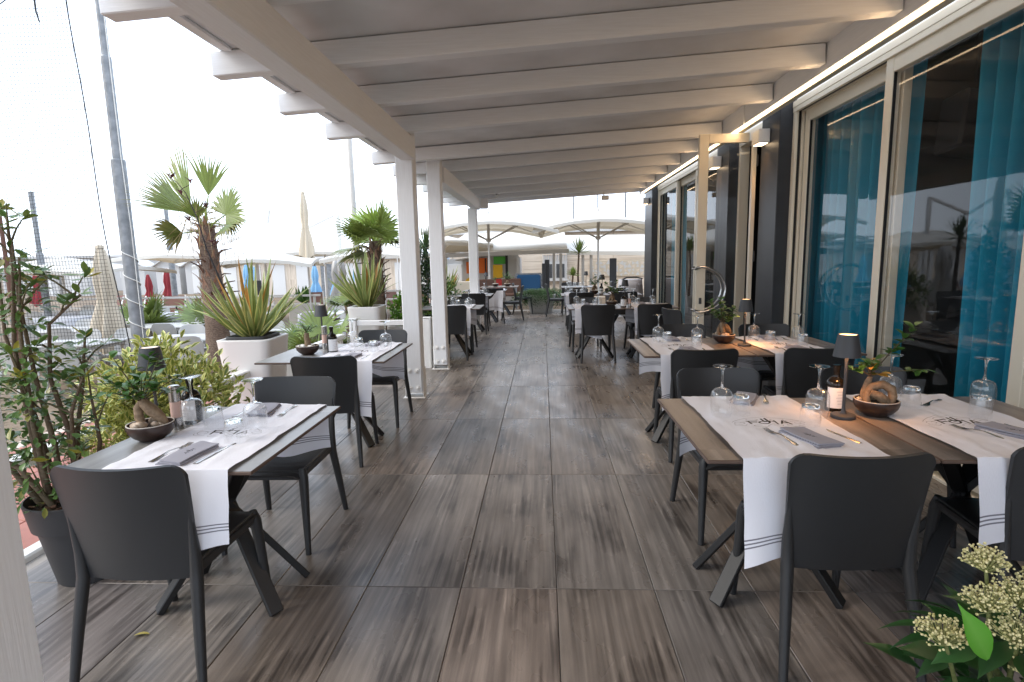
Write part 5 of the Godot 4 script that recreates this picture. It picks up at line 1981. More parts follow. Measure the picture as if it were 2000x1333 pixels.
	m.lathe([Vector2(0.001, 0.0), Vector2(0.24, 0.0), Vector2(0.30, 0.30), Vector2(0.34, 0.33), Vector2(0.34, 0.42), Vector2(0.31, 0.42), Vector2(0.29, 0.36)], 28)
	part(t, "body", m, M.pot_stone)
	m = MB.new()
	m.lathe([Vector2(0.3, 0.38), Vector2(0.001, 0.4)], 20)
	part(t, "soil", m, M.soil)
	for q in [[Vector3(-8.3, -0.4, -11.2), "low fan palm clump left of the closed beige parasol"], [Vector3(-7.0, -0.4, -11.4), "low fan palm clump right of the closed beige parasol"]]:
		pl = thing("fan_palm", q[1], "palm tree", q[0])
		var f2 := []
		for i in 12:
			f2.append([i * 137.5, [65, 40, 20, 8][i % 4], rf(0.35, 0.5), rf(0.5, 0.66), 20, 0.05, rf(0.7, 1.15)])
		fan_palm(pl, 0.55, 0.12, 0.1, 0.3, f2)
	# ---- tufted planter below the low palm
	pot_box("stone_planter", "low stone planter with grassy tufts behind the second left table", Vector3(-3.62, -0.4, -8.3), 0.30, 0.33, 0.50, M.pot_stone)
	m = MB.new()
	for i in 700:
		var p := Vector3(rf(-0.3, 0.3), 0, rf(-0.26, 0.26))
		var g := rf(0.7, 1.3)
		m.leaf(p, Vector3(p.x * 1.5 + rf(-0.4, 0.4), 1, p.z * 1.5 + rf(-0.4, 0.4)), Vector3(rf(-1, 1), 0, rf(-1, 1)), rf(0.16, 0.36), 0.010, rf(0.2, 1.0), Color(0.20 * g, 0.25 * g, 0.09 * g), Color(0.15 * g, 0.2 * g, 0.07 * g), 0.2, [0.8, 1.0, 0.6, 0.02])
	var tuft := thing("grass_tufts", "pale green grassy tufts in the low stone planter", "plant", Vector3(-3.62, 0.07, -8.3))
	stuff(part(tuft, "foliage", m, M.leaf_matt))
	# ---- green bush, dark hedge, third flax, shrub behind the posts
	m = MB.new()
	bushy(m, Vector3(0, 0.28, 0), Vector3(0.27, 0.32, 0.26), 1300, Vector2(0.04, 0.065), 0.032, [Color(0.12, 0.27, 0.02), Color(0.17, 0.33, 0.03), Color(0.08, 0.19, 0.02)])
	pot_box("stone_planter", "low white planter under the bright green bush", Vector3(-2.12, -0.02, -8.6), 0.24, 0.26, 0.52, M.pot_stone)
	t = thing("green_bush", "rounded bright green bush left of the first white post", "shrub", Vector3(-2.12, 0.42, -8.6))
	stuff(part(t, "foliage", m, M.leaf))
	m = MB.new()
	bushy(m, Vector3(0, 0.55, 0), Vector3(0.24, 0.62, 0.26), 1500, Vector2(0.045, 0.075), 0.034, [Color(0.03, 0.07, 0.025), Color(0.045, 0.10, 0.03), Color(0.06, 0.09, 0.05)])
	bushy(m, Vector3(0.02, 0.0, 0.1), Vector3(0.22, 0.3, 0.2), 420, Vector2(0.045, 0.07), 0.034, [Color(0.12, 0.24, 0.03), Color(0.16, 0.27, 0.04)])
	pot_box("stone_planter", "low white planter under the tall dark shrub between the posts", Vector3(-2.0, -0.02, -9.5), 0.26, 0.28, 0.56, M.pot_stone)
	t = thing("dark_shrub", "tall dark green shrub seen between the two white posts", "shrub", Vector3(-2.0, 0.52, -9.5))
	stuff(part(t, "foliage", m, M.leaf))
	t = thing("flax_plant", "flax with pale arching leaves behind the third left table", "plant", Vector3(-2.15, 0.7, -12.0))
	phormium(t, Vector3.ZERO, 46, 0.6, 0.95, 0.85)
	m = MB.new()
	bushy(m, Vector3(0, 0.2, 0), Vector3(0.42, 0.42, 0.35), 1200, Vector2(0.05, 0.08), 0.036, [Color(0.07, 0.15, 0.03), Color(0.12, 0.20, 0.04), Color(0.20, 0.25, 0.05)])
	t = thing("green_bush", "green bush at the foot of the far flax behind the third left table", "shrub", Vector3(-2.1, 0.45, -11.7))
	stuff(part(t, "foliage", m, M.leaf))
	pot_box("stone_planter", "long low white planter under the far flax and bush", Vector3(-2.1, -0.02, -11.85), 0.34, 0.36, 0.44, M.pot_stone)
	t = thing("spiky_yucca", "yucca head with stiff narrow leaves between the two white posts", "plant", Vector3(-2.15, -0.02, -10.4))
	m = MB.new()
	m.tube([Vector3.ZERO, Vector3(0.02, 0.9, 0), Vector3(0, 1.72, 0)], [0.045, 0.035, 0.03], 8, true, [Color(0.2, 0.15, 0.1), Color(0.2, 0.15, 0.1), Color(0.2, 0.15, 0.1)])
	part(t, "trunk", m, M.palm_bark)
	for i in 44:
		var a := i * 2.4
		var o := part(t, "leaf", blade(rf(0.34, 0.46), 0.026, rf(0, 0.5), Color(0.09, 0.16, 0.05), Color(0.14, 0.2, 0.06)), M.leaf)
		o.position = Vector3(0, 1.72, 0)
		o.basis = Basis(Vector3.UP, a) * Basis(Vector3.RIGHT, rf(0.2, 2.2))
	# ---- dark slim cabinet and tap on the post side
	m = MB.new()
	m.box(Vector3(0, 0.55, 0), Vector3(0.10, 1.35, 0.16), 0.01)
	solo("meter_cabinet", m, M.dark_grey, "slim dark grey upright cabinet left of the first white post", "cabinet", Vector3(-2.45, -0.1, -10.2))
	# ---- net, its poles and ropes
	var np := thing("net_pole", "tall galvanised steel pole holding the net, with a white rope wound round it", "pole", Vector3(-5.95, -0.4, -7.9))
	m = MB.new()
	m.lathe([Vector2(0.0001, 0), Vector2(0.092, 0.0), Vector2(0.092, 3.35), Vector2(0.085, 3.37), Vector2(0.064, 3.38), Vector2(0.064, 4.72), Vector2(0.058, 4.74), Vector2(0.05, 4.75), Vector2(0.05, 7.2), Vector2(0.0001, 7.2)], 20)
	part(np, "shaft", m, M.galvanised)
	m = MB.new()
	var rp := []
	var rr := []
	for i in 90:
		var k := i / 89.0
		var a := k * TAU * 4.5
		rp.append(Vector3(cos(a) * 0.099, 0.65 + 1.5 * k, sin(a) * 0.099))
		rr.append(0.007)
	m.tube(rp, rr, 5)
	m.tube([Vector3(0.11, 0.5, 0.06), Vector3(0.12, 2.4, 0.06), Vector3(0.085, 3.4, 0.05), Vector3(0.07, 7.0, 0.04)], [0.006, 0.006, 0.006, 0.006], 5)
	part(np, "rope", m, M.rope_white)
	var net := thing("safety_net", "large fine black mesh net hanging left of the steel pole", "net", Vector3(-6.05, -0.4, -7.9))
	m = MB.new()
	var edge := func(y: float) -> float: return -0.06 - 0.30 * pow(clampf((y - 0.4) / 5.2, 0, 1), 1.6) - 0.10 * sin(clampf((y - 0.4) / 5.2, 0, 1) * PI)
	var cell := 0.052
	var top := func(x: float) -> float: return 5.75 + (x + 0.75) * 0.52
	for i in 46:
		var x := -0.02 - i * cell
		var pts := []
		var rad := []
		for k in 13:
			var y := lerpf(0.4, 5.9, k / 12.0)
			if x < edge.call(y) + 0.02 and y < top.call(x):
				pts.append(Vector3(x + 0.02 * sin(y * 2.0), y, 0.06 * sin(x * 2.0 + y)))
				rad.append(0.0029)
		if pts.size() > 1:
			m.tube(pts, rad, 3, false)
	for j in 104:
		var y := 0.42 + j * cell
		var pts := []
		var rad := []
		for k in 9:
			var x: float = lerpf(edge.call(y), -2.45, k / 8.0)
			if y < top.call(x) + 0.03:
				pts.append(Vector3(x + 0.02 * sin(y * 2.0), y + 0.025 * (x + 0.5), 0.06 * sin(x * 2.0 + y)))
				rad.append(0.0029)
		if pts.size() > 1:
			m.tube(pts, rad, 3, false)
	stuff(part(net, "mesh", m, M.net))
	m = MB.new()
	var pts := []
	var rad := []
	for k in 25:
		var y := lerpf(0.1, 6.05, k / 24.0)
		pts.append(Vector3(edge.call(y) + 0.02 * sin(y * 2.0) + 0.006, y, 0.0))
		rad.append(0.008)
	m.tube(pts, rad, 5)
	m.tube([Vector3(-0.55, 5.9, 0), Vector3(-1.4, 5.42, 0), Vector3(-2.5, 4.88, 0)], [0.007, 0.007, 0.007], 5)
	m.tube([Vector3(-0.74, 5.85, 0.02), Vector3(-0.79, 5.6, 0.03), Vector3(-0.80, 5.35, 0.02), Vector3(-0.76, 5.2, 0.03)], [0.012, 0.013, 0.012, 0.009], 5)
	part(net, "edge_rope", m, M.net)


func far_end() -> void:
	rng.seed = 91
	# ---- fern planter at the end of the deck
	pot_box("stone_planter", "low white planter at the end of the deck with a hanging fern", Vector3(-0.06, 0.006, -15.5), 0.30, 0.40, 0.50, M.pot_stone)
	var m := MB.new()
	for i in 420:
		var a := rf(0, TAU)
		var L := rf(0.3, 0.75)
		var d := Vector3(cos(a), rf(0.3, 1.4), sin(a)).normalized()
		var p := Vector3(rf(-0.2, 0.2), 0.40, rf(-0.2, 0.2))
		var g := rf(0.7, 1.3)
		for k in 9:
			p += d * L / 9.0
			d = (d + Vector3(0, -0.28, 0)).normalized()
			for s in [-1.0, 1.0]:
				m.leaf(p, d + d.cross(Vector3.UP).normalized() * s * 1.3, Vector3(0, 1, 0), 0.07, 0.02, 0.4, Color(0.045 * g, 0.10 * g, 0.025 * g), Color(0.04 * g, 0.085 * g, 0.02 * g), 0.2, [0.4, 1.0, 0.03])
	var t := thing("fern", "dark green fern hanging over the planter at the end of the deck", "plant", Vector3(-0.10, 0.08, -15.5))
	t.scale = Vector3(1.2, 1.05, 1.1)
	stuff(part(t, "foliage", m, M.leaf))
	# ---- slender dracaena and a small one in pots
	for q in [[Vector3(1.05, 0.0, -16.6), 1.62, 0.48, "slender tall yucca with a star of narrow leaves at the far end"], [Vector3(0.86, 0.0, -16.3), 0.98, 0.24, "small yucca in front of the slender tall one at the far end"]]:
		t = thing("spiky_yucca", q[3], "plant", q[0])
		m = MB.new()
		m.tube([Vector3(0, 0.25, 0), Vector3(-0.03, q[1] * 0.6, 0), Vector3(0.0, q[1], 0)], [0.035, 0.028, 0.025], 8, true, [Color(0.15, 0.09, 0.06), Color(0.15, 0.09, 0.06), Color(0.2, 0.14, 0.08)])
		part(t, "trunk", m, M.palm_bark)
		for i in 46:
			var g := rf(0.8, 1.2)
			var o := part(t, "leaf", blade(q[2] * rf(0.8, 1.1), 0.03, rf(0.1, 0.7), Color(0.16 * g, 0.24 * g, 0.05 * g), Color(0.28, 0.30, 0.08)), M.leaf)
			o.position = Vector3(0, q[1], 0)
			o.basis = Basis(Vector3.UP, i * 2.4) * Basis(Vector3.RIGHT, rf(0.25, 1.9))
		m = MB.new()
		m.lathe([Vector2(0.001, 0), Vector2(0.12, 0), Vector2(0.16, 0.3), Vector2(0.13, 0.3), Vector2(0.001, 0.27)], 20)
		part(t, "pot", m, M.pot_stone)
	# ---- blue seat
	t = thing("garden_armchair", "pale framed armchair with a deep blue back left of the fern", "chair", Vector3(-0.42, 0.0, -17.0), 0.05)
	m = MB.new()
	m.box(Vector3(0, 0.72, -0.26), Vector3(0.72, 0.52, 0.10), 0.03)
	part(t, "back_cushion", m, mat("blue_cloth", lin(0.02, 0.085, 0.19), 0.85))
	m = MB.new()
	m.box(Vector3(0, 0.42, 0.02), Vector3(0.70, 0.12, 0.6), 0.03)
	part(t, "seat", m, M.canvas_beige)
	m = MB.new()
	for s in [-1.0, 1.0]:
		m.bar(Vector3(s * 0.39, 0, 0.3), Vector3(s * 0.39, 0.62, 0.3), 0.05, 0.04, 0.004)
		m.bar(Vector3(s * 0.39, 0, -0.32), Vector3(s * 0.39, 1.0, -0.32), 0.05, 0.04, 0.004)
		m.bar(Vector3(s * 0.39, 0.6, -0.32), Vector3(s * 0.39, 0.6, 0.3), 0.05, 0.03, 0.004, Vector3.UP)
	m.bar(Vector3(-0.39, 1.0, -0.32), Vector3(0.39, 1.0, -0.32), 0.05, 0.04, 0.004, Vector3.UP)
	m.box(Vector3(0, 0.35, 0.3), Vector3(0.74, 0.05, 0.04), 0.004)
	part(t, "frame", m, M.galvanised)
	# ---- white draped chair beside the pillar
	t = thing("draped_chair", "chair under a white cloth beside the farthest dark pillar", "chair", Vector3(2.12, 0.0, -13.9))
	m = MB.new()
	var rows := []
	for i in 7:
		var k := i / 6.0
		var row := PackedVector3Array()
		for j in 33:
			var a := -TAU * j / 32.0
			var r := lerpf(0.30, 0.23, k) * (1.0 + 0.06 * sin(a * 7.0) * (1.0 - k))
			if i == 6:
				r = 0.02
			row.append(Vector3(cos(a) * r * 1.15, 0.10 + 0.82 * minf(1.0, k * 1.2), sin(a) * r))
		rows.append(row)
	m.surf(rows, [], true)
	part(t, "cover", m, M.white_cloth)
	m = MB.new()
	m.tube([Vector3(-0.24, 0.9, 0.1), Vector3(-0.1, 0.97, 0.1), Vector3(0.14, 0.97, 0.1), Vector3(0.28, 0.93, 0.1)], [0.02, 0.02, 0.02, 0.015], 6)
	part(t, "rail", m, M.chair)
	# ---- dark upright menu boards
	for q in [[Vector3(0.03, 0, -18.6), 1.30, 0.12, "dark grey upright board behind the fern, left of the window"], [Vector3(0.14, 0, -18.7), 1.42, 0.16, "taller dark grey upright board behind the fern"], [Vector3(2.28, 0, -18.6), 1.42, 0.22, "dark grey upright board in front of the patterned strip"]]:
		m = MB.new()
		m.box(Vector3(0, q[1] * 0.5, 0), Vector3(q[2], q[1], 0.08), 0.01)
		m.box(Vector3(0, 0.02, 0), Vector3(q[2] + 0.14, 0.04, 0.3), 0.008)
		solo("upright_board", m, M.dark_grey, q[3], "board", q[0])
	# ---- two large parasols
	for q in [[Vector3(-1.70, 0, -18.0), 0.12, "large open cream parasol, left of the pair beyond the deck"], [Vector3(1.76, 0, -18.2), -0.05, "large open cream parasol, right of the pair beyond the deck"]]:
		t = parasol(q[0], q[1], 1.95, 2.48, 2.30, q[2], 0.24)
		# struts under the cloth
		for i in 8:
			var a := i * TAU / 8 + PI / 4
			var e := Vector3(cos(a) * 1.2, 2.49, sin(a) * 1.2) if i % 2 == 0 else Vector3(cos(a) * 0.95, 2.50, sin(a) * 0.95)
			m = MB.new()
			m.bar(Vector3(cos(a) * 0.07, 2.08, sin(a) * 0.07), e, 0.03, 0.022)
			part(t, "strut", m, M.pot_stone)
		m = MB.new()
		m.lathe([Vector2(0.001, 2.0), Vector2(0.07, 2.02), Vector2(0.09, 2.08), Vector2(0.05, 2.14), Vector2(0.045, 2.6), Vector2(0.001, 2.6)], 14)
		part(t, "hub", m, M.pot_stone)
		m = MB.new()
		m.lathe([Vector2(0.32, 2.74), Vector2(0.10, 2.86), Vector2(0.05, 2.88), Vector2(0.04, 2.95), Vector2(0.015, 3.02), Vector2(0.001, 3.03)], 12)
		part(t, "finial", m, M.pot_stone)
	# ---- awning on posts
	t = thing("awning", "long pale awning on slim posts in front of the plank wall", "awning", Vector3(0, 0, -19.6))
	m = MB.new()
	m.quad(Vector3(-3.6, 1.72, 0), Vector3(0.85, 1.80, 0), Vector3(0.85, 2.5, -2.8), Vector3(-3.0, 2.5, -2.8))
	m.quad(Vector3(-3.6, 1.70, 0.01), Vector3(0.85, 1.78, 0.01), Vector3(0.85, 1.81, 0.01), Vector3(-3.6, 1.73, 0.01))
	part(t, "cloth", m, M.canopy)
	m = MB.new()
	m.bar(Vector3(-3.6, 1.62, 0), Vector3(0.9, 1.70, 0), 0.14, 0.08, 0.004, Vector3.UP)
	part(t, "beam", m, M.pot_stone)
	for q in [-3.5, 0.38, 0.62]:
		m = MB.new()
		m.bar(Vector3(q, 0, 0), Vector3(q, 1.62, 0), 0.09, 0.09, 0.004)
		part(t, "post", m, M.pot_stone)
	t = thing("awning", "long white awning edge above the patterned strip on the right", "awning", Vector3(0, 0, -21.0))
	m = MB.new()
	m.quad(Vector3(0.9, 1.70, 0), Vector3(5.2, 1.62, 0), Vector3(5.2, 2.35, -3.2), Vector3(0.9, 2.4, -3.2))
	m.quad(Vector3(0.9, 1.56, 0.02), Vector3(5.2, 1.48, 0.02), Vector3(5.2, 1.62, 0.0), Vector3(0.9, 1.70, 0.0))
	part(t, "cloth", m, M.canopy)
	for q in [1.48, 1.78, 4.9]:
		m = MB.new()
		m.bar(Vector3(q, -0.4, -0.1), Vector3(q, 1.6, -0.1), 0.10, 0.10, 0.004)
		part(t, "post", m, M.pot_stone)
	# floodlight on the left post
	t = thing("floodlight", "dark box floodlight on the awning post at the left", "light", Vector3(-3.62, 1.52, -19.3), 0.15)
	m = MB.new()
	m.box(Vector3(-0.22, 0, 0), Vector3(0.36, 0.2, 0.14), 0.02, Basis(Vector3.BACK, 0.08))
	part(t, "housing", m, M.dark_grey)
	m = MB.new()
	m.bar(Vector3(-0.05, -0.02, 0), Vector3(0.1, 0.06, -0.2), 0.04, 0.04)
	part(t, "bracket", m, M.dark_grey)
	# ---- plank building with a shuttered window
	t = thing("plank_building", "long pale plank clad building with a white barred window", "building", Vector3(0, -0.4, -26.0))
	var planks := []
	for k in 4:
		m = MB.new()
		m.box(Vector3(0, 0, 0), Vector3(2.42, 0.335, 0.05), 0.008)
		for i in m.uv.size():
			m.uv[i] = Vector2(m.v[i].y * 0.6 + 0.23 * k, m.v[i].x * 0.32 + 0.37 * k)
		planks.append(m.mesh())
	m = MB.new()
	m.box(Vector3(3.0, 1.5, -2.1), Vector3(14.6, 3.0, 4.0))
	part(t, "wall", m, M.hut_white)
	m = MB.new()
	m.box(Vector3(3.0, 3.06, -2.0), Vector3(15.0, 0.14, 4.5), 0.02)
	part(t, "roof", m, M.hut_white)
	for i in 6:
		for j in 9:
			var x := -3.0 + i * 2.44 + 0.1
			var o := part(t, "plank", planks[rng.randi() % 4], M.plank)
			o.position = Vector3(x, 0.18 + j * 0.342, -0.08 + rf(0, 0.008))
	for x in [-4.2, -2.98]:
		m = MB.new()
		m.box(Vector3(x, 1.45, -0.03), Vector3(0.08, 2.9, 0.06), 0.005)
		part(t, "trim", m, M.plank)
	m = MB.new()
	m.box(Vector3(0.55, 1.62, -0.02), Vector3(1.12, 1.5, 0.10), 0.01)
	var w := part(t, "window", m, M.hut_white)
	for s in [0.27, 0.83]:
		m = MB.new()
		m.box(Vector3(s - 0.13, 1.28, 0.035), Vector3(0.17, 0.62, 0.02))
		m.box(Vector3(s + 0.07, 1.28, 0.035), Vector3(0.17, 0.62, 0.02))
		part(w, "pane", m, M.dark_grey)
		m = MB.new()
		for i in 5:
			m.box(Vector3(s - 0.22 + i * 0.11, 2.05, 0.05), Vector3(0.02, 0.62, 0.02))
		m.box(Vector3(s, 2.28, 0.052), Vector3(0.5, 0.05, 0.022))
		m.box(Vector3(s, 2.02, 0.052), Vector3(0.5, 0.05, 0.022))
		part(w, "shutter", m, M.plank)
	m = MB.new()
	m.box(Vector3(0.55, 2.42, 0.03), Vector3(1.3, 0.10, 0.16), 0.01)
	m.box(Vector3(0.55, 0.84, 0.03), Vector3(1.24, 0.06, 0.14), 0.01)
	part(w, "sill", m, M.hut_white)
	# patterned strip of broken tiles
	m = MB.new()
	m.box(Vector3(3.7, 1.34, -0.03), Vector3(3.1, 0.72, 0.06), 0.005)
	var strip := part(t, "patterned_strip", m, M.canvas_beige)
	for i in 62:
		m = MB.new()
		var c := Vector3(2.25 + (i % 16) * 0.185 + rf(-0.04, 0.04), 1.08 + (i / 16) * 0.17 + rf(-0.03, 0.03), 0.004)
		var a := rf(0, 6)
		var s := rf(0.07, 0.13)
		m.tri(c + Vector3(cos(a) * s, sin(a) * s, 0), c + Vector3(cos(a + 2.0) * s, sin(a + 2.0) * s, 0), c + Vector3(cos(a + 4.0) * s, sin(a + 4.0) * s, 0))
		part(strip, "tile", m, M.hut_white if i % 3 else M.plank)
	# ---- white hut hung with bright panels
	t = thing("beach_hut", "white gabled beach hut hung with bright orange, green and red panels", "hut", Vector3(-2.05, -0.4, -22.6))
	m = MB.new()
	m.box(Vector3(0, 0.95, -0.8), Vector3(2.3, 1.9, 1.5))
	m.quad(Vector3(-1.15, 1.9, -0.05), Vector3(1.15, 1.9, -0.05), Vector3(0.9, 2.25, -0.06), Vector3(-0.9, 2.05, -0.06))
	part(t, "wall", m, M.hut_white)
	m = MB.new()
	m.bar(Vector3(-1.4, 1.85, -0.7), Vector3(1.35, 2.28, -0.7), 1.9, 0.06, 0.005, Vector3(0, 0, 1))
	part(t, "roof", m, M.hut_white)
	m = MB.new()
	m.box(Vector3(1.06, 0.95, 0.02), Vector3(0.12, 1.9, 0.14), 0.01)
	part(t, "post", m, M.hut_white)
	t = thing("beach_hut", "row of white gabled cabins behind the far flax", "hut", Vector3(-4.6, -0.4, -24.0))
	for i in 2:
		m = MB.new()
		var x := -0.6 + i * 1.45
		m.box(Vector3(x, 0.95, -0.7), Vector3(1.3, 1.9, 1.4))
		part(t, "wall", m, M.hut_white)
		m = MB.new()
		m.bar(Vector3(x - 0.76, 1.85, -0.6), Vector3(x, 2.3, -0.6), 1.7, 0.05, 0.0, Vector3(0, 0, 1))
		m.bar(Vector3(x, 2.3, -0.6), Vector3(x + 0.76, 1.85, -0.6), 1.7, 0.05, 0.0, Vector3(0, 0, 1))
		part(t, "roof", m, M.hut_white)
		m = MB.new()
		m.box(Vector3(x, 0.9, 0.02), Vector3(0.62, 1.6, 0.04), 0.01)
		part(t, "door", m, M.pole_white)
	var cols := {"orange": Color(0.75, 0.17, 0.03), "green": Color(0.08, 0.36, 0.05), "yellow": Color(0.80, 0.47, 0.03), "red": Color(0.70, 0.07, 0.07), "black": Color(0.02, 0.02, 0.02), "white": Color(0.75, 0.74, 0.72)}
	for k in cols:
		mat("panel_" + k, lin(cols[k].r, cols[k].g, cols[k].b), 0.8)
	var panels := [["orange", -0.86, 1.55, 0.28, 0.46, "square orange"], ["orange", -0.34, 1.62, 0.34, 0.6, "tall orange"], ["green", 0.36, 1.82, 0.52, 0.30, "green"], ["yellow", 0.26, 1.38, 0.38, 0.52, "yellow checked"], ["red", 0.24, 0.78, 0.38, 0.62, "red"], ["black", -0.22, 1.20, 0.05, 1.4, "narrow black"], ["black", 0.62, 1.40, 0.10, 1.2, "black striped"], ["orange", 0.56, 0.62, 0.24, 0.36, "low orange"], ["white", 0.52, 0.98, 0.2, 0.24, "small white"]]
	for p in panels:
		m = MB.new()
		m.box(Vector3.ZERO, Vector3(p[3], p[4], 0.02), 0.004)
		solo("bright_panel", m, M["panel_" + p[0]], p[5] + " panel hanging on the white hut", "panel", Vector3(-2.05 + p[1], -0.4 + p[2], -22.56 + 0.013 * panels.find(p)))
	m = MB.new()
	m.T = Transform3D(Basis(Vector3.RIGHT, PI / 2), Vector3.ZERO)
	m.lathe([Vector2(0.001, 0), Vector2(0.26, 0), Vector2(0.26, 0.02), Vector2(0.001, 0.02)], 24)
	solo("bright_panel", m, M.panel_yellow, "round yellow disc hanging on the white hut", "panel", Vector3(-2.86, 0.52, -22.5))
	# ---- brown low wall and seats behind the left tables
	for q in [[Vector3(-2.2, 0.0, -15.4), 0.0, M.canvas_beige, "beige armchair behind the fifth left table"], [Vector3(-1.62, 0.0, -16.6), 0.3, M.rust, "dark red armchair behind the last left table"], [Vector3(-0.95, 0.0, -16.8), 0.0, M.rust, "second dark red armchair beside the blue seat"]]:
		t = thing("garden_armchair", q[3], "chair", q[0], q[1])
		m = MB.new()
		m.box(Vector3(0, 0.42, 0), Vector3(0.56, 0.08, 0.5), 0.02)
		part(t, "seat", m, q[2])
		m = MB.new()
		m.box(Vector3(0, 0.66, -0.24), Vector3(0.58, 0.44, 0.06), 0.025)
		part(t, "backrest", m, q[2])
		for x in [-0.26, 0.26]:
			for z in [-0.22, 0.22]:
				m = MB.new()
				m.bar(Vector3(x, 0, z), Vector3(x, 0.42, z), 0.04, 0.04)
				part(t, "leg", m, q[2])
	# masts beyond
	var mi := 0
	for q in [[2.4, 44.0, 8.8, 0.07], [4.2, 44.0, 9.2, 0.05], [6.3, 44.0, 9.4, 0.08], [1.25, 44.0, 5.4, 0.04], [2.15, 46.0, 5.6, 0.04], [3.05, 45.0, 5.4, 0.04], [3.75, 44.0, 5.6, 0.04], [6.75, 44.0, 5.2, 0.04]]:
		m = MB.new()
		m.lathe([Vector2(0.001, 0), Vector2(q[3], 0), Vector2(q[3] * 0.7, q[2]), Vector2(0.001, q[2])], 8)
		solo("flag_mast", m, M.galvanised, "thin bare mast beyond the right parasol, number %s of eight from the left" % ["three", "six", "seven", "one", "two", "four", "five", "eight"][mi], "mast", Vector3(q[0], -0.4, -q[1]), 0.0, "thin masts beyond the parasols")
		mi += 1


func parasol(at: Vector3, turn: float, half: float, rim: float, base: float, label: String, drop := 0.10) -> Node3D:
	var t := thing("parasol", label, "parasol", at, turn)
	var m := MB.new()
	var n := 8
	# four gently sagging gores from the peak to a square rim, with a short valance
	for s in 4:
		var bs := Basis(Vector3.UP, s * PI / 2)
		var rows := []
		for i in 9:
			var k := i / 8.0
			var row := PackedVector3Array()
			for j in 11:
				var u := -1.0 + j / 5.0
				var d := k * half
				var y := rim + 0.36 * (1.0 - k) - 0.06 * sin(k * PI) + 0.05 * k * k * (1.0 - u * u) - drop * k * k * k * u * u
				row.append(bs * Vector3(u * d, y, d))
			rows.append(row)
		rows.reverse()
		m.surf(rows)
		var val := [PackedVector3Array(), PackedVector3Array()]
		for j in 11:
			var q: Vector3 = rows[0][j]
			val[1].append(q)
			val[0].append(q + Vector3(0, -0.07 - 0.02 * absf(sin(j * 1.2)), 0))
		m.surf(val)
	part(t, "canopy", m, M.canopy)
	m = MB.new()
	m.lathe([Vector2(0.001, at.y * -1.0 - 0.4), Vector2(0.035, at.y * -1.0 - 0.4), Vector2(0.03, rim + 0.3), Vector2(0.001, rim + 0.3)], 10)
	part(t, "pole", m, M.pole_white)
	m = MB.new()
	for i in 4:
		var a := i * PI / 2 + PI / 4
		m.bar(Vector3(0, rim + 0.31, 0), Vector3(cos(a) * half * 1.40, rim - drop + 0.012, sin(a) * half * 1.40), 0.03, 0.03)
	part(t, "ribs", m, M.pole_white)
	return t


func closed_parasol(called: String, at: Vector3, h: float, r: float, m: Material, label: String, cat := "parasol", low := 0.0) -> Node3D:
	var t := thing(called, label, cat, at)
	var b := MB.new()
	b.lathe([Vector2(0.001, 0), Vector2(0.025, 0), Vector2(0.022, h), Vector2(0.001, h)], 8)
	part(t, "pole", b, M.pole_white)
	b = MB.new()
	var rows := []
	var prof := [[0.16, 1.15], [0.24, 1.22], [0.40, 0.98], [0.54, 0.62], [0.58, 0.56], [0.72, 0.74], [0.86, 0.62], [0.985, 0.34], [1.0, 0.02]]
	for p in prof:
		var row := PackedVector3Array()
		for j in 41:
			var a := -TAU * j / 40.0
			var loose: float = 1.0 - clampf(p[0], 0.0, 1.0)
			var rr: float = r * p[1] * (1.0 + (0.10 + 0.30 * loose) * sin(a * 6.0 + p[0] * 2.0) + 0.08 * sin(a * 11.0))
			row.append(Vector3(cos(a) * rr, h * (lerpf(low, 1.0, p[0]) + loose * 0.05 * sin(a * 3.0 + 1.0)), sin(a) * rr))
		rows.append(row)
	b.surf(rows, [], true)
	part(t, "cloth", b, m)
	b = MB.new()
	b.T = Transform3D(Basis(), Vector3(0, h, 0))
	b.lathe([Vector2(0.001, -0.02), Vector2(r * 0.36, -0.02), Vector2(r * 0.30, 0.03), Vector2(0.001, 0.05)], 12)
	part(t, "cap", b, m)
	return t


func make_beach_chair() -> Node3D:
	var t := thing("beach_chair", "", "chair")
	var m := MB.new()
	var rows := []
	for i in 9:
		var k := i / 8.0
		var row := PackedVector3Array()
		for j in 13:
			var u := -1.0 + j / 6.0
			var over := maxf(0.0, absf(u) - 0.45) / 0.55
			var y := lerpf(0.45, 0.84 - 0.10 * (1.0 - sqrt(maxf(0.0, 1.0 - over * over))), k)
			row.append(Vector3(u * lerpf(0.205, 0.225, k), y, 0.22 + 0.09 * k - 0.05 * u * u))
		rows.append(row)
	m.shell(rows, 0.018)
	part(t, "backrest", m, M.white_plastic)
	m = MB.new()
	m.box(Vector3(0, 0.435, 0), Vector3(0.44, 0.03, 0.44), 0.012)
	m.box(Vector3(0, 0.40, -0.20), Vector3(0.40, 0.05, 0.02), 0.004)
	part(t, "seat", m, M.white_plastic)
	for s in [-1.0, 1.0]:
		m = MB.new()
		m.tube([Vector3(s * 0.2, 0.43, 0.2), Vector3(s * 0.235, 0, 0.29)], [0.026, 0.017], 6)
		part(t, "leg", m, M.white_plastic)
		m = MB.new()
		m.tube([Vector3(s * 0.2, 0.43, -0.2), Vector3(s * 0.225, 0, -0.25)], [0.026, 0.017], 6)
		part(t, "leg", m, M.white_plastic)
	return t


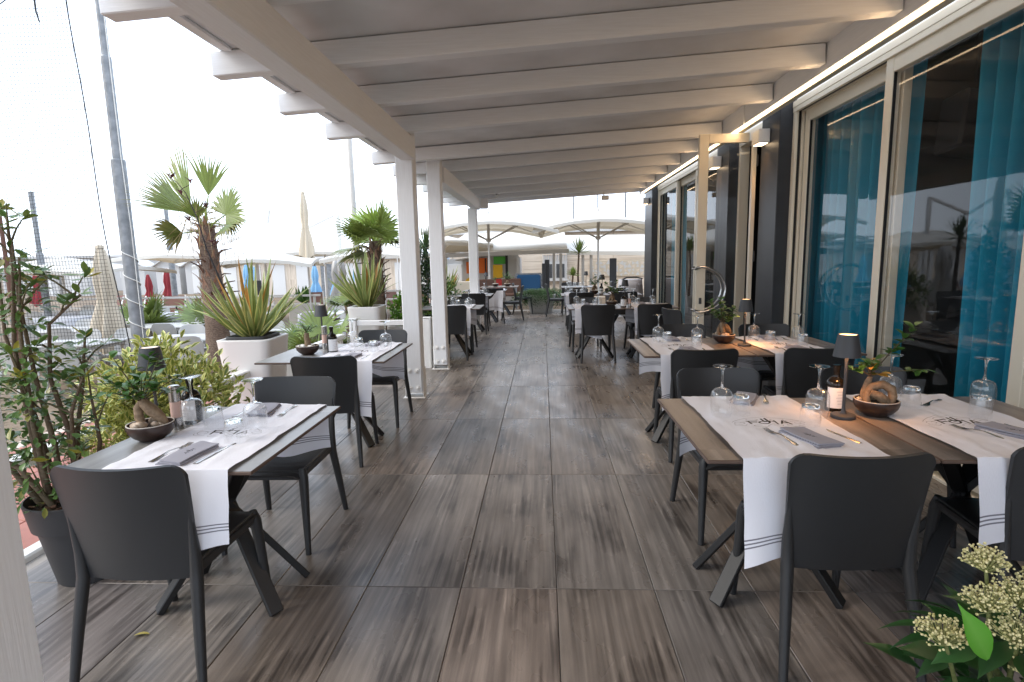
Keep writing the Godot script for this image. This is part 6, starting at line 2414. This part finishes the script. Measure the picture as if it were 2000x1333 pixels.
func make_beach_table() -> Node3D:
	var t := thing("beach_table", "", "table")
	var m := MB.new()
	m.box(Vector3(0, 0.715, 0), Vector3(1.35, 0.035, 0.80), 0.012)
	m.box(Vector3(0, 0.675, 0), Vector3(1.25, 0.05, 0.70), 0.008)
	part(t, "tabletop", m, M.white_plastic)
	for s in [-1.0, 1.0]:
		for z in [-1.0, 1.0]:
			m = MB.new()
			m.bar(Vector3(s * 0.56, 0.66, z * 0.32), Vector3(s * 0.60, 0, z * 0.35), 0.06, 0.05, 0.006)
			part(t, "leg", m, M.beige_plastic)
	return t


func make_clothed_table() -> Node3D:
	var t := thing("clothed_table", "", "table")
	var rows := []
	for i in 6:
		var row := PackedVector3Array()
		for j in 65:
			var a := -TAU * j / 64.0 + 0.049
			var r := 1.0 / pow(pow(absf(cos(a)), 8.0) + pow(absf(sin(a)), 8.0), 0.125)
			var k: float = [1.0, 0.66, 0.33, 0.0, 0.0, 0.0][i]
			var f := 1.0 + k * 0.05 * sin(a * 12.0) + k * 0.05
			var sc: float = [1.0, 1.0, 1.0, 1.0, 0.98, 0.02][i]
			row.append(Vector3(cos(a) * r * 0.62 * f * sc, [0.34, 0.47, 0.60, 0.735, 0.745, 0.745][i], sin(a) * r * 0.42 * f * sc))
		rows.append(row)
	var m := MB.new()
	m.surf(rows, [], true)
	part(t, "cloth", m, M.white_cloth)
	for s in [-1.0, 1.0]:
		for z in [-1.0, 1.0]:
			m = MB.new()
			m.bar(Vector3(s * 0.5, 0.72, z * 0.32), Vector3(s * 0.53, 0, z * 0.34), 0.05, 0.05)
			part(t, "leg", m, M.white_plastic)
	return t


func beach() -> void:
	rng.seed = 101
	# ---- tables and chairs on the sand
	var tabs := [[-7.35, -8.3, 0.10, "nearest the shrub"], [-5.75, -8.75, 0.12, "right of the net pole"], [-8.9, -10.1, 0.08, "left of the closed parasol"], [-7.35, -10.6, 0.10, "just behind the net pole"], [-4.6, -9.3, 0.1, "behind the near palm"]]
	for q in tabs:
		clone("btable", "beach_table", make_beach_table, Vector3(q[0], -0.4, q[1]), q[2], "white plastic beach table " + q[3], "white beach tables")
	var ch := []
	for q in tabs:
		for s in [[-0.32, 0.50, 0.0], [0.34, 0.52, 0.05], [-0.30, -0.55, PI], [0.36, -0.55, PI + 0.1]]:
			var p := Vector2(s[0], s[1]).rotated(-q[2])
			ch.append([q[0] + p.x, q[1] + p.y, s[2] + q[2] + rf(-0.12, 0.12), ("left" if s[0] < 0 else "right") + (" camera" if s[1] > 0 else " far") + " side of the beach table " + q[3]])
	var cl := [[-8.05, -12.2, "behind the net pole"], [-9.6, -12.9, "behind the closed parasol"], [-6.9, -12.6, "just left of the near palm trunk"], [-11.2, -12.4, "at the far left under the net"], [-3.95, -10.6, "right of the low palm"], [-4.9, -12.6, "behind the flax leaves"], [-12.6, -14.0, "under the leftmost parasol"]]
	for q in cl:
		clone("ctable", "clothed_table", make_clothed_table, Vector3(q[0], -0.4, q[1]), rf(0, 0.15), "beach table under a white cloth " + q[2], "white clothed beach tables")
		for s in [[0.0, 0.62, 0.0], [0.0, -0.66, PI]]:
			ch.append([q[0] + s[0] + rf(-0.15, 0.15), q[1] + s[1], s[2] + rf(-0.2, 0.2), ("camera side" if s[1] > 0 else "far side") + " of the clothed table " + q[2]])
	for q in ch:
		clone("bchair", "beach_chair", make_beach_chair, Vector3(q[0], -0.4, q[1]), q[2], "white chair, " + q[3], "white beach chairs")
	put_bonsai(2, Vector3(-4.0, 0.35, -10.6), 0.5, "bonsai on the clothed beach table right of the low palm")
	put_bonsai(1, Vector3(-7.9, 0.35, -12.2), 2.5, "bonsai on the clothed beach table behind the net pole")
	for q in [[-7.65, -12.1, "right of the bonsai behind the net pole"], [-8.3, -12.3, "left of the bonsai behind the net pole"], [-9.4, -12.9, "on the clothed table behind the closed parasol"]]:
		clone("bottle", "oil_bottle", make_bottle, Vector3(q[0], 0.35, q[1]), 0.0, "dark bottle " + q[2], "dark bottles with white labels")
	# ---- parasols
	closed_parasol("closed_parasol", Vector3(-7.75, -0.4, -9.6), 2.22, 0.21, M.canvas_beige, "closed beige parasol standing behind the net, left of the steel pole")
	closed_parasol("closed_parasol", Vector3(-6.45, -0.4, -15.3), 3.75, 0.14, M.canvas_beige, "tall closed beige parasol rising over the white canopies", "parasol", 0.42)
	closed_parasol("closed_parasol", Vector3(-6.0, -0.4, -16.4), 2.1, 0.26, M.hut_white, "closed white parasol under the tall beige one")
	parasol(Vector3(-12.4, 0, -14.0), 0.12, 1.9, 1.42, 0, "wide open white parasol at the far left behind the net")
	parasol(Vector3(-10.6, 0, -17.0), 0.05, 1.9, 1.72, 0, "wide open white parasol behind the steel pole")
	parasol(Vector3(-7.3, 0, -14.6), 0.25, 1.35, 1.54, 0, "open white parasol between the near palm and the tall closed parasol")
	parasol(Vector3(-7.6, 0, -19.5), 0.1, 1.7, 1.78, 0, "farther open white parasol behind the tall closed one")
	parasol(Vector3(-4.4, 0, -15.5), 0.0, 1.3, 1.62, 0, "open white parasol behind the second palm")
	parasol(Vector3(-3.5, 0, -20.5), 0.1, 1.7, 2.0, 0, "open pale parasol behind the white posts")
	# crank arms standing above two canopies
	for q in [[Vector3(-11.2, -0.4, -18.8), "white folded parasol arm above the canopy behind the steel pole", 1.0], [Vector3(-8.0, -0.4, -18.0), "white folded parasol arms above the middle canopy", 1.15]]:
		var t := thing("folded_cantilever", q[1], "parasol stand", q[0])
		var m := MB.new()
		m.bar(Vector3(1.5, 0, 0), Vector3(1.5, 3.0 * q[2], 0), 0.11, 0.09, 0.01)
		part(t, "post", m, M.pole_white)
		m = MB.new()
		m.bar(Vector3(1.5, 2.98 * q[2], 0), Vector3(0.35, 2.55 * q[2], 0), 0.09, 0.07, 0.01)
		m.bar(Vector3(0.35, 2.55 * q[2], 0), Vector3(-0.75, 3.15 * q[2], 0), 0.09, 0.07, 0.01)
		m.bar(Vector3(-0.75, 3.15 * q[2], 0), Vector3(-0.85, 2.75 * q[2], 0), 0.14, 0.1, 0.02)
		part(t, "arm", m, M.pole_white)
	var blues := [[-10.25, -25.0], [-9.3, -25.0], [-8.95, -24.4], [-8.35, -25.0], [-12.6, -24.0], [-14.5, -27.0], [-16.0, -27.0], [-13.6, -26.0]]
	mat("blue_canvas", lin(0.22, 0.42, 0.62), 0.9)
	mat("red_canvas", lin(0.24, 0.025, 0.03), 0.9)
	for i in blues.size():
		closed_parasol("beach_umbrella", Vector3(blues[i][0], -0.4, blues[i][1]), [1.75, 1.7, 1.5, 1.7, 1.6, 1.8, 1.7, 1.7][i], 0.20, M.blue_canvas, "closed blue umbrella, %s" % ["in front of the long cabin row, left of the close pair", "left one of the close pair", "right one of the close pair", "partly behind the thin grey pole", "under the open canopy between flax and palm", "farther left by the small cabins", "farthest left by the small cabins", "between the small cabins and the grey slab"][i], "umbrella")
	closed_parasol("beach_umbrella", Vector3(-15.9, -0.4, -22.0), 1.5, 0.17, M.red_canvas, "closed red beach umbrella, shorter, right of the steel pole", "umbrella")
	closed_parasol("beach_umbrella", Vector3(-15.1, -0.4, -22.0), 1.72, 0.19, M.red_canvas, "closed red beach umbrella, taller, left of the near palm", "umbrella")
	closed_parasol("beach_umbrella", Vector3(-22.5, -0.4, -24.0), 1.7, 0.22, M.red_canvas, "closed red beach umbrella at the far left behind the shrub", "umbrella")
	# ---- railings across the beach
	for q in [[Vector3(-13.6, -0.4, -15.4), 7.4, "long white railing behind the clothed tables, left of the near palm"], [Vector3(-6.2, -0.4, -17.0), 4.4, "white railing below the blue umbrellas"]]:
		var t := thing("beach_railing", q[2], "railing", q[0])
		for y in [0.72, 0.98]:
			var m := MB.new()
			m.bar(Vector3(0, y, 0), Vector3(q[1], y, 0), 0.06, 0.05, 0.008, Vector3.UP)
			part(t, "rail", m, M.pole_white)
		for i in int(q[1] / 1.2) + 1:
			var m := MB.new()
			m.bar(Vector3(i * 1.2, 0, -0.06), Vector3(i * 1.2, 1.0, -0.06), 0.06, 0.05)
			part(t, "post", m, M.pole_white)
	# ---- sun loungers with brown cloth
	var lo: Node3D
	var spots := [[-13.2, -17.2, 0.4, "leftmost"], [-12.0, -17.6, 0.5, "second from the left"], [-10.6, -17.0, 0.45, "third from the left"], [-9.2, -17.3, 0.5, "between red umbrellas and palm"], [-7.6, -18.3, 0.4, "right of the near palm"], [-14.8, -18.4, 0.4, "far left"], [-5.2, -19.0, 0.4, "below the blue umbrellas, left"], [-4.2, -19.2, 0.4, "below the blue umbrellas, right"]]
	mat("lounger_cloth", lin(0.20, 0.105, 0.085), 0.9)
	for s in spots:
		if lo == null:
			lo = thing("sun_lounger", "", "sun lounger", Vector3(s[0], -0.4, s[1]), s[2], "brown loungers on the beach")
			var m := MB.new()
			m.bar(Vector3(0, 0.36, -0.2), Vector3(0, 0.36, 0.9), 0.6, 0.03, 0.004)
			m.bar(Vector3(0, 0.36, -0.2), Vector3(0, 0.86, -0.85), 0.6, 0.03, 0.004)
			part(lo, "cloth", m, M.lounger_cloth)
			m = MB.new()
			for x in [-0.32, 0.32]:
				m.bar(Vector3(x, 0.34, -0.2), Vector3(x, 0.34, 0.95), 0.04, 0.04)
				m.bar(Vector3(x, 0.34, -0.2), Vector3(x, 0.88, -0.88), 0.04, 0.04)
				m.bar(Vector3(x, 0.34, -0.1), Vector3(x, 0, -0.3), 0.04, 0.04)
				m.bar(Vector3(x, 0.34, 0.8), Vector3(x, 0, 0.9), 0.04, 0.04)
			part(lo, "frame", m, M.pole_white)
			lo.set_meta("label", "brown sun lounger on the beach, " + s[3])
		else:
			copy(lo, "sun_lounger", "brown sun lounger on the beach, " + s[3], Vector3(s[0], -0.4, s[1]), s[2])
	# ---- cabins
	var t := thing("beach_cabin_row", "long low pale cabin row with flat roof behind the blue umbrellas", "building", Vector3(-11.0, -0.4, -30.0))
	var m := MB.new()
	m.box(Vector3(-1.0, 1.0, -1.5), Vector3(11.0, 2.0, 3.0))
	part(t, "wall", m, M.plank)
	m = MB.new()
	m.box(Vector3(-1.0, 2.08, -1.4), Vector3(11.4, 0.16, 3.4), 0.02)
	part(t, "roof", m, M.hut_white)
	for i in 8:
		m = MB.new()
		m.box(Vector3(-6.0 + i * 1.35, 0.92, 0.02), Vector3(0.72, 1.75, 0.05), 0.01)
		part(t, "door", m, M.pole_white if i != 4 else M.galvanised)
	var huts := [[-22.6, "leftmost of the small gabled cabins"], [-20.8, "second of the small gabled cabins from the left"], [-19.0, "third of the small gabled cabins from the left"], [-24.6, "small gabled cabin half behind the near palm"], [-27.0, "small gabled cabin left of the red umbrellas"], [-31.0, "small gabled cabin far left under the canopies"], [-33.0, "farthest left small gabled cabin"]]
	var hut: Node3D
	for q in huts:
		if hut == null:
			hut = thing("beach_cabin", "", "cabin", Vector3(q[0], -0.4, -36.0), 0.1, "small white beach cabins")
			m = MB.new()
			m.box(Vector3(0, 0.95, -0.7), Vector3(1.5, 1.9, 1.5))
			m.tri(Vector3(-0.75, 1.9, 0.05), Vector3(0.75, 1.9, 0.05), Vector3(0, 2.35, 0.05))
			part(hut, "wall", m, M.hut_white)
			m = MB.new()
			m.bar(Vector3(-0.9, 1.82, -0.6), Vector3(0, 2.38, -0.6), 1.8, 0.05, 0.0, Vector3(0, 0, 1))
			m.bar(Vector3(0, 2.38, -0.6), Vector3(0.9, 1.82, -0.6), 1.8, 0.05, 0.0, Vector3(0, 0, 1))
			part(hut, "roof", m, M.hut_white)
			m = MB.new()
			m.box(Vector3(0, 0.9, 0.07), Vector3(0.65, 1.7, 0.05), 0.01)
			part(hut, "door", m, M.pole_white)
			hut.set_meta("label", q[1])
		else:
			copy(hut, "beach_cabin", q[1], Vector3(q[0], -0.4, -36.0), 0.1)
	# low service building behind, with windows
	t = thing("low_building", "low white building with a row of dark windows far left", "building", Vector3(-30.0, -0.4, -44.0), 0.2)
	m = MB.new()
	m.box(Vector3(0, 1.3, -3), Vector3(24, 2.6, 6))
	part(t, "wall", m, M.hut_white)
	m = MB.new()
	m.box(Vector3(0, 2.7, -3), Vector3(24.6, 0.2, 6.8), 0.02)
	part(t, "roof", m, M.hut_white)
	for i in 12:
		m = MB.new()
		m.box(Vector3(-11 + i * 2, 1.5, 0.02), Vector3(1.2, 1.0, 0.06), 0.02)
		var w := part(t, "window", m, M.pole_white)
		m = MB.new()
		m.box(Vector3(-11 + i * 2, 1.5, 0.06), Vector3(1.0, 0.8, 0.02))
		part(w, "pane", m, M.dark_grey)
	# ---- thin poles
	for q in [[Vector3(-3.98, -0.4, -12.0), 4.6, 0.075, M.pot_stone, "tall slim pale pole left of the white posts"], [Vector3(-13.5, -0.4, -20.0), 4.4, 0.10, M.galvanised, "grey pole behind the near palm crown"], [Vector3(-12.2, -0.4, -13.2), 3.7, 0.08, M.galvanised, "slim grey pole behind the net at the far left"], [Vector3(-5.55, -0.4, -5.6), 3.3, 0.028, M.rust, "thin rusty stake at the left edge in front of the net"], [Vector3(-9.4, -0.4, -24.0), 2.4, 0.03, M.pole_white, "thin pole carrying the awning frame, left"], [Vector3(-6.2, -0.4, -24.0), 2.5, 0.03, M.pole_white, "thin pole carrying the awning frame, right"]]:
		m = MB.new()
		m.lathe([Vector2(0.001, 0), Vector2(q[2], 0), Vector2(q[2], q[1] * 0.6), Vector2(q[2] * 0.72, q[1] * 0.61), Vector2(q[2] * 0.65, q[1]), Vector2(0.001, q[1])], 12)
		solo("slim_pole", m, q[3], q[4], "pole", q[0])
	m = MB.new()
	m.bar(Vector3(-10.3, 2.0, -24.0), Vector3(-4.6, 2.15, -24.0), 0.06, 0.05, 0.0, Vector3.UP)
	m.bar(Vector3(-10.3, 2.0, -24.0), Vector3(-6.4, 2.2, -26.5), 0.06, 0.05, 0.0, Vector3.UP)
	solo("bare_pergola", m, M.pole_white, "bare frame of thin bars right of the tall closed parasol", "pergola")
	m = MB.new()
	m.box(Vector3(0, 0.7, 0), Vector3(0.34, 1.4, 0.08), 0.01)
	solo("upright_board", m, M.dark_grey, "dark grey upright slab behind the near flax leaves", "board", Vector3(-8.35, -0.4, -16.0), 0.1)
	# cycad on the low wall
	t = thing("cycad", "small green cycad on a low wall behind the flax", "plant", Vector3(-6.75, 0.35, -15.6))
	for i in 18:
		var g := rf(0.8, 1.2)
		var o := part(t, "frond", blade(rf(0.42, 0.6), 0.11, rf(0.5, 1.0), Color(0.07 * g, 0.17 * g, 0.03 * g), Color(0.10, 0.2, 0.04)), M.leaf)
		o.basis = Basis(Vector3.UP, i * 2.4) * Basis(Vector3.RIGHT, rf(0.3, 1.2))
	m = MB.new()
	m.box(Vector3(0, -0.38, 0), Vector3(0.7, 0.74, 0.6), 0.02)
	part(t, "pot", m, M.pot_stone)
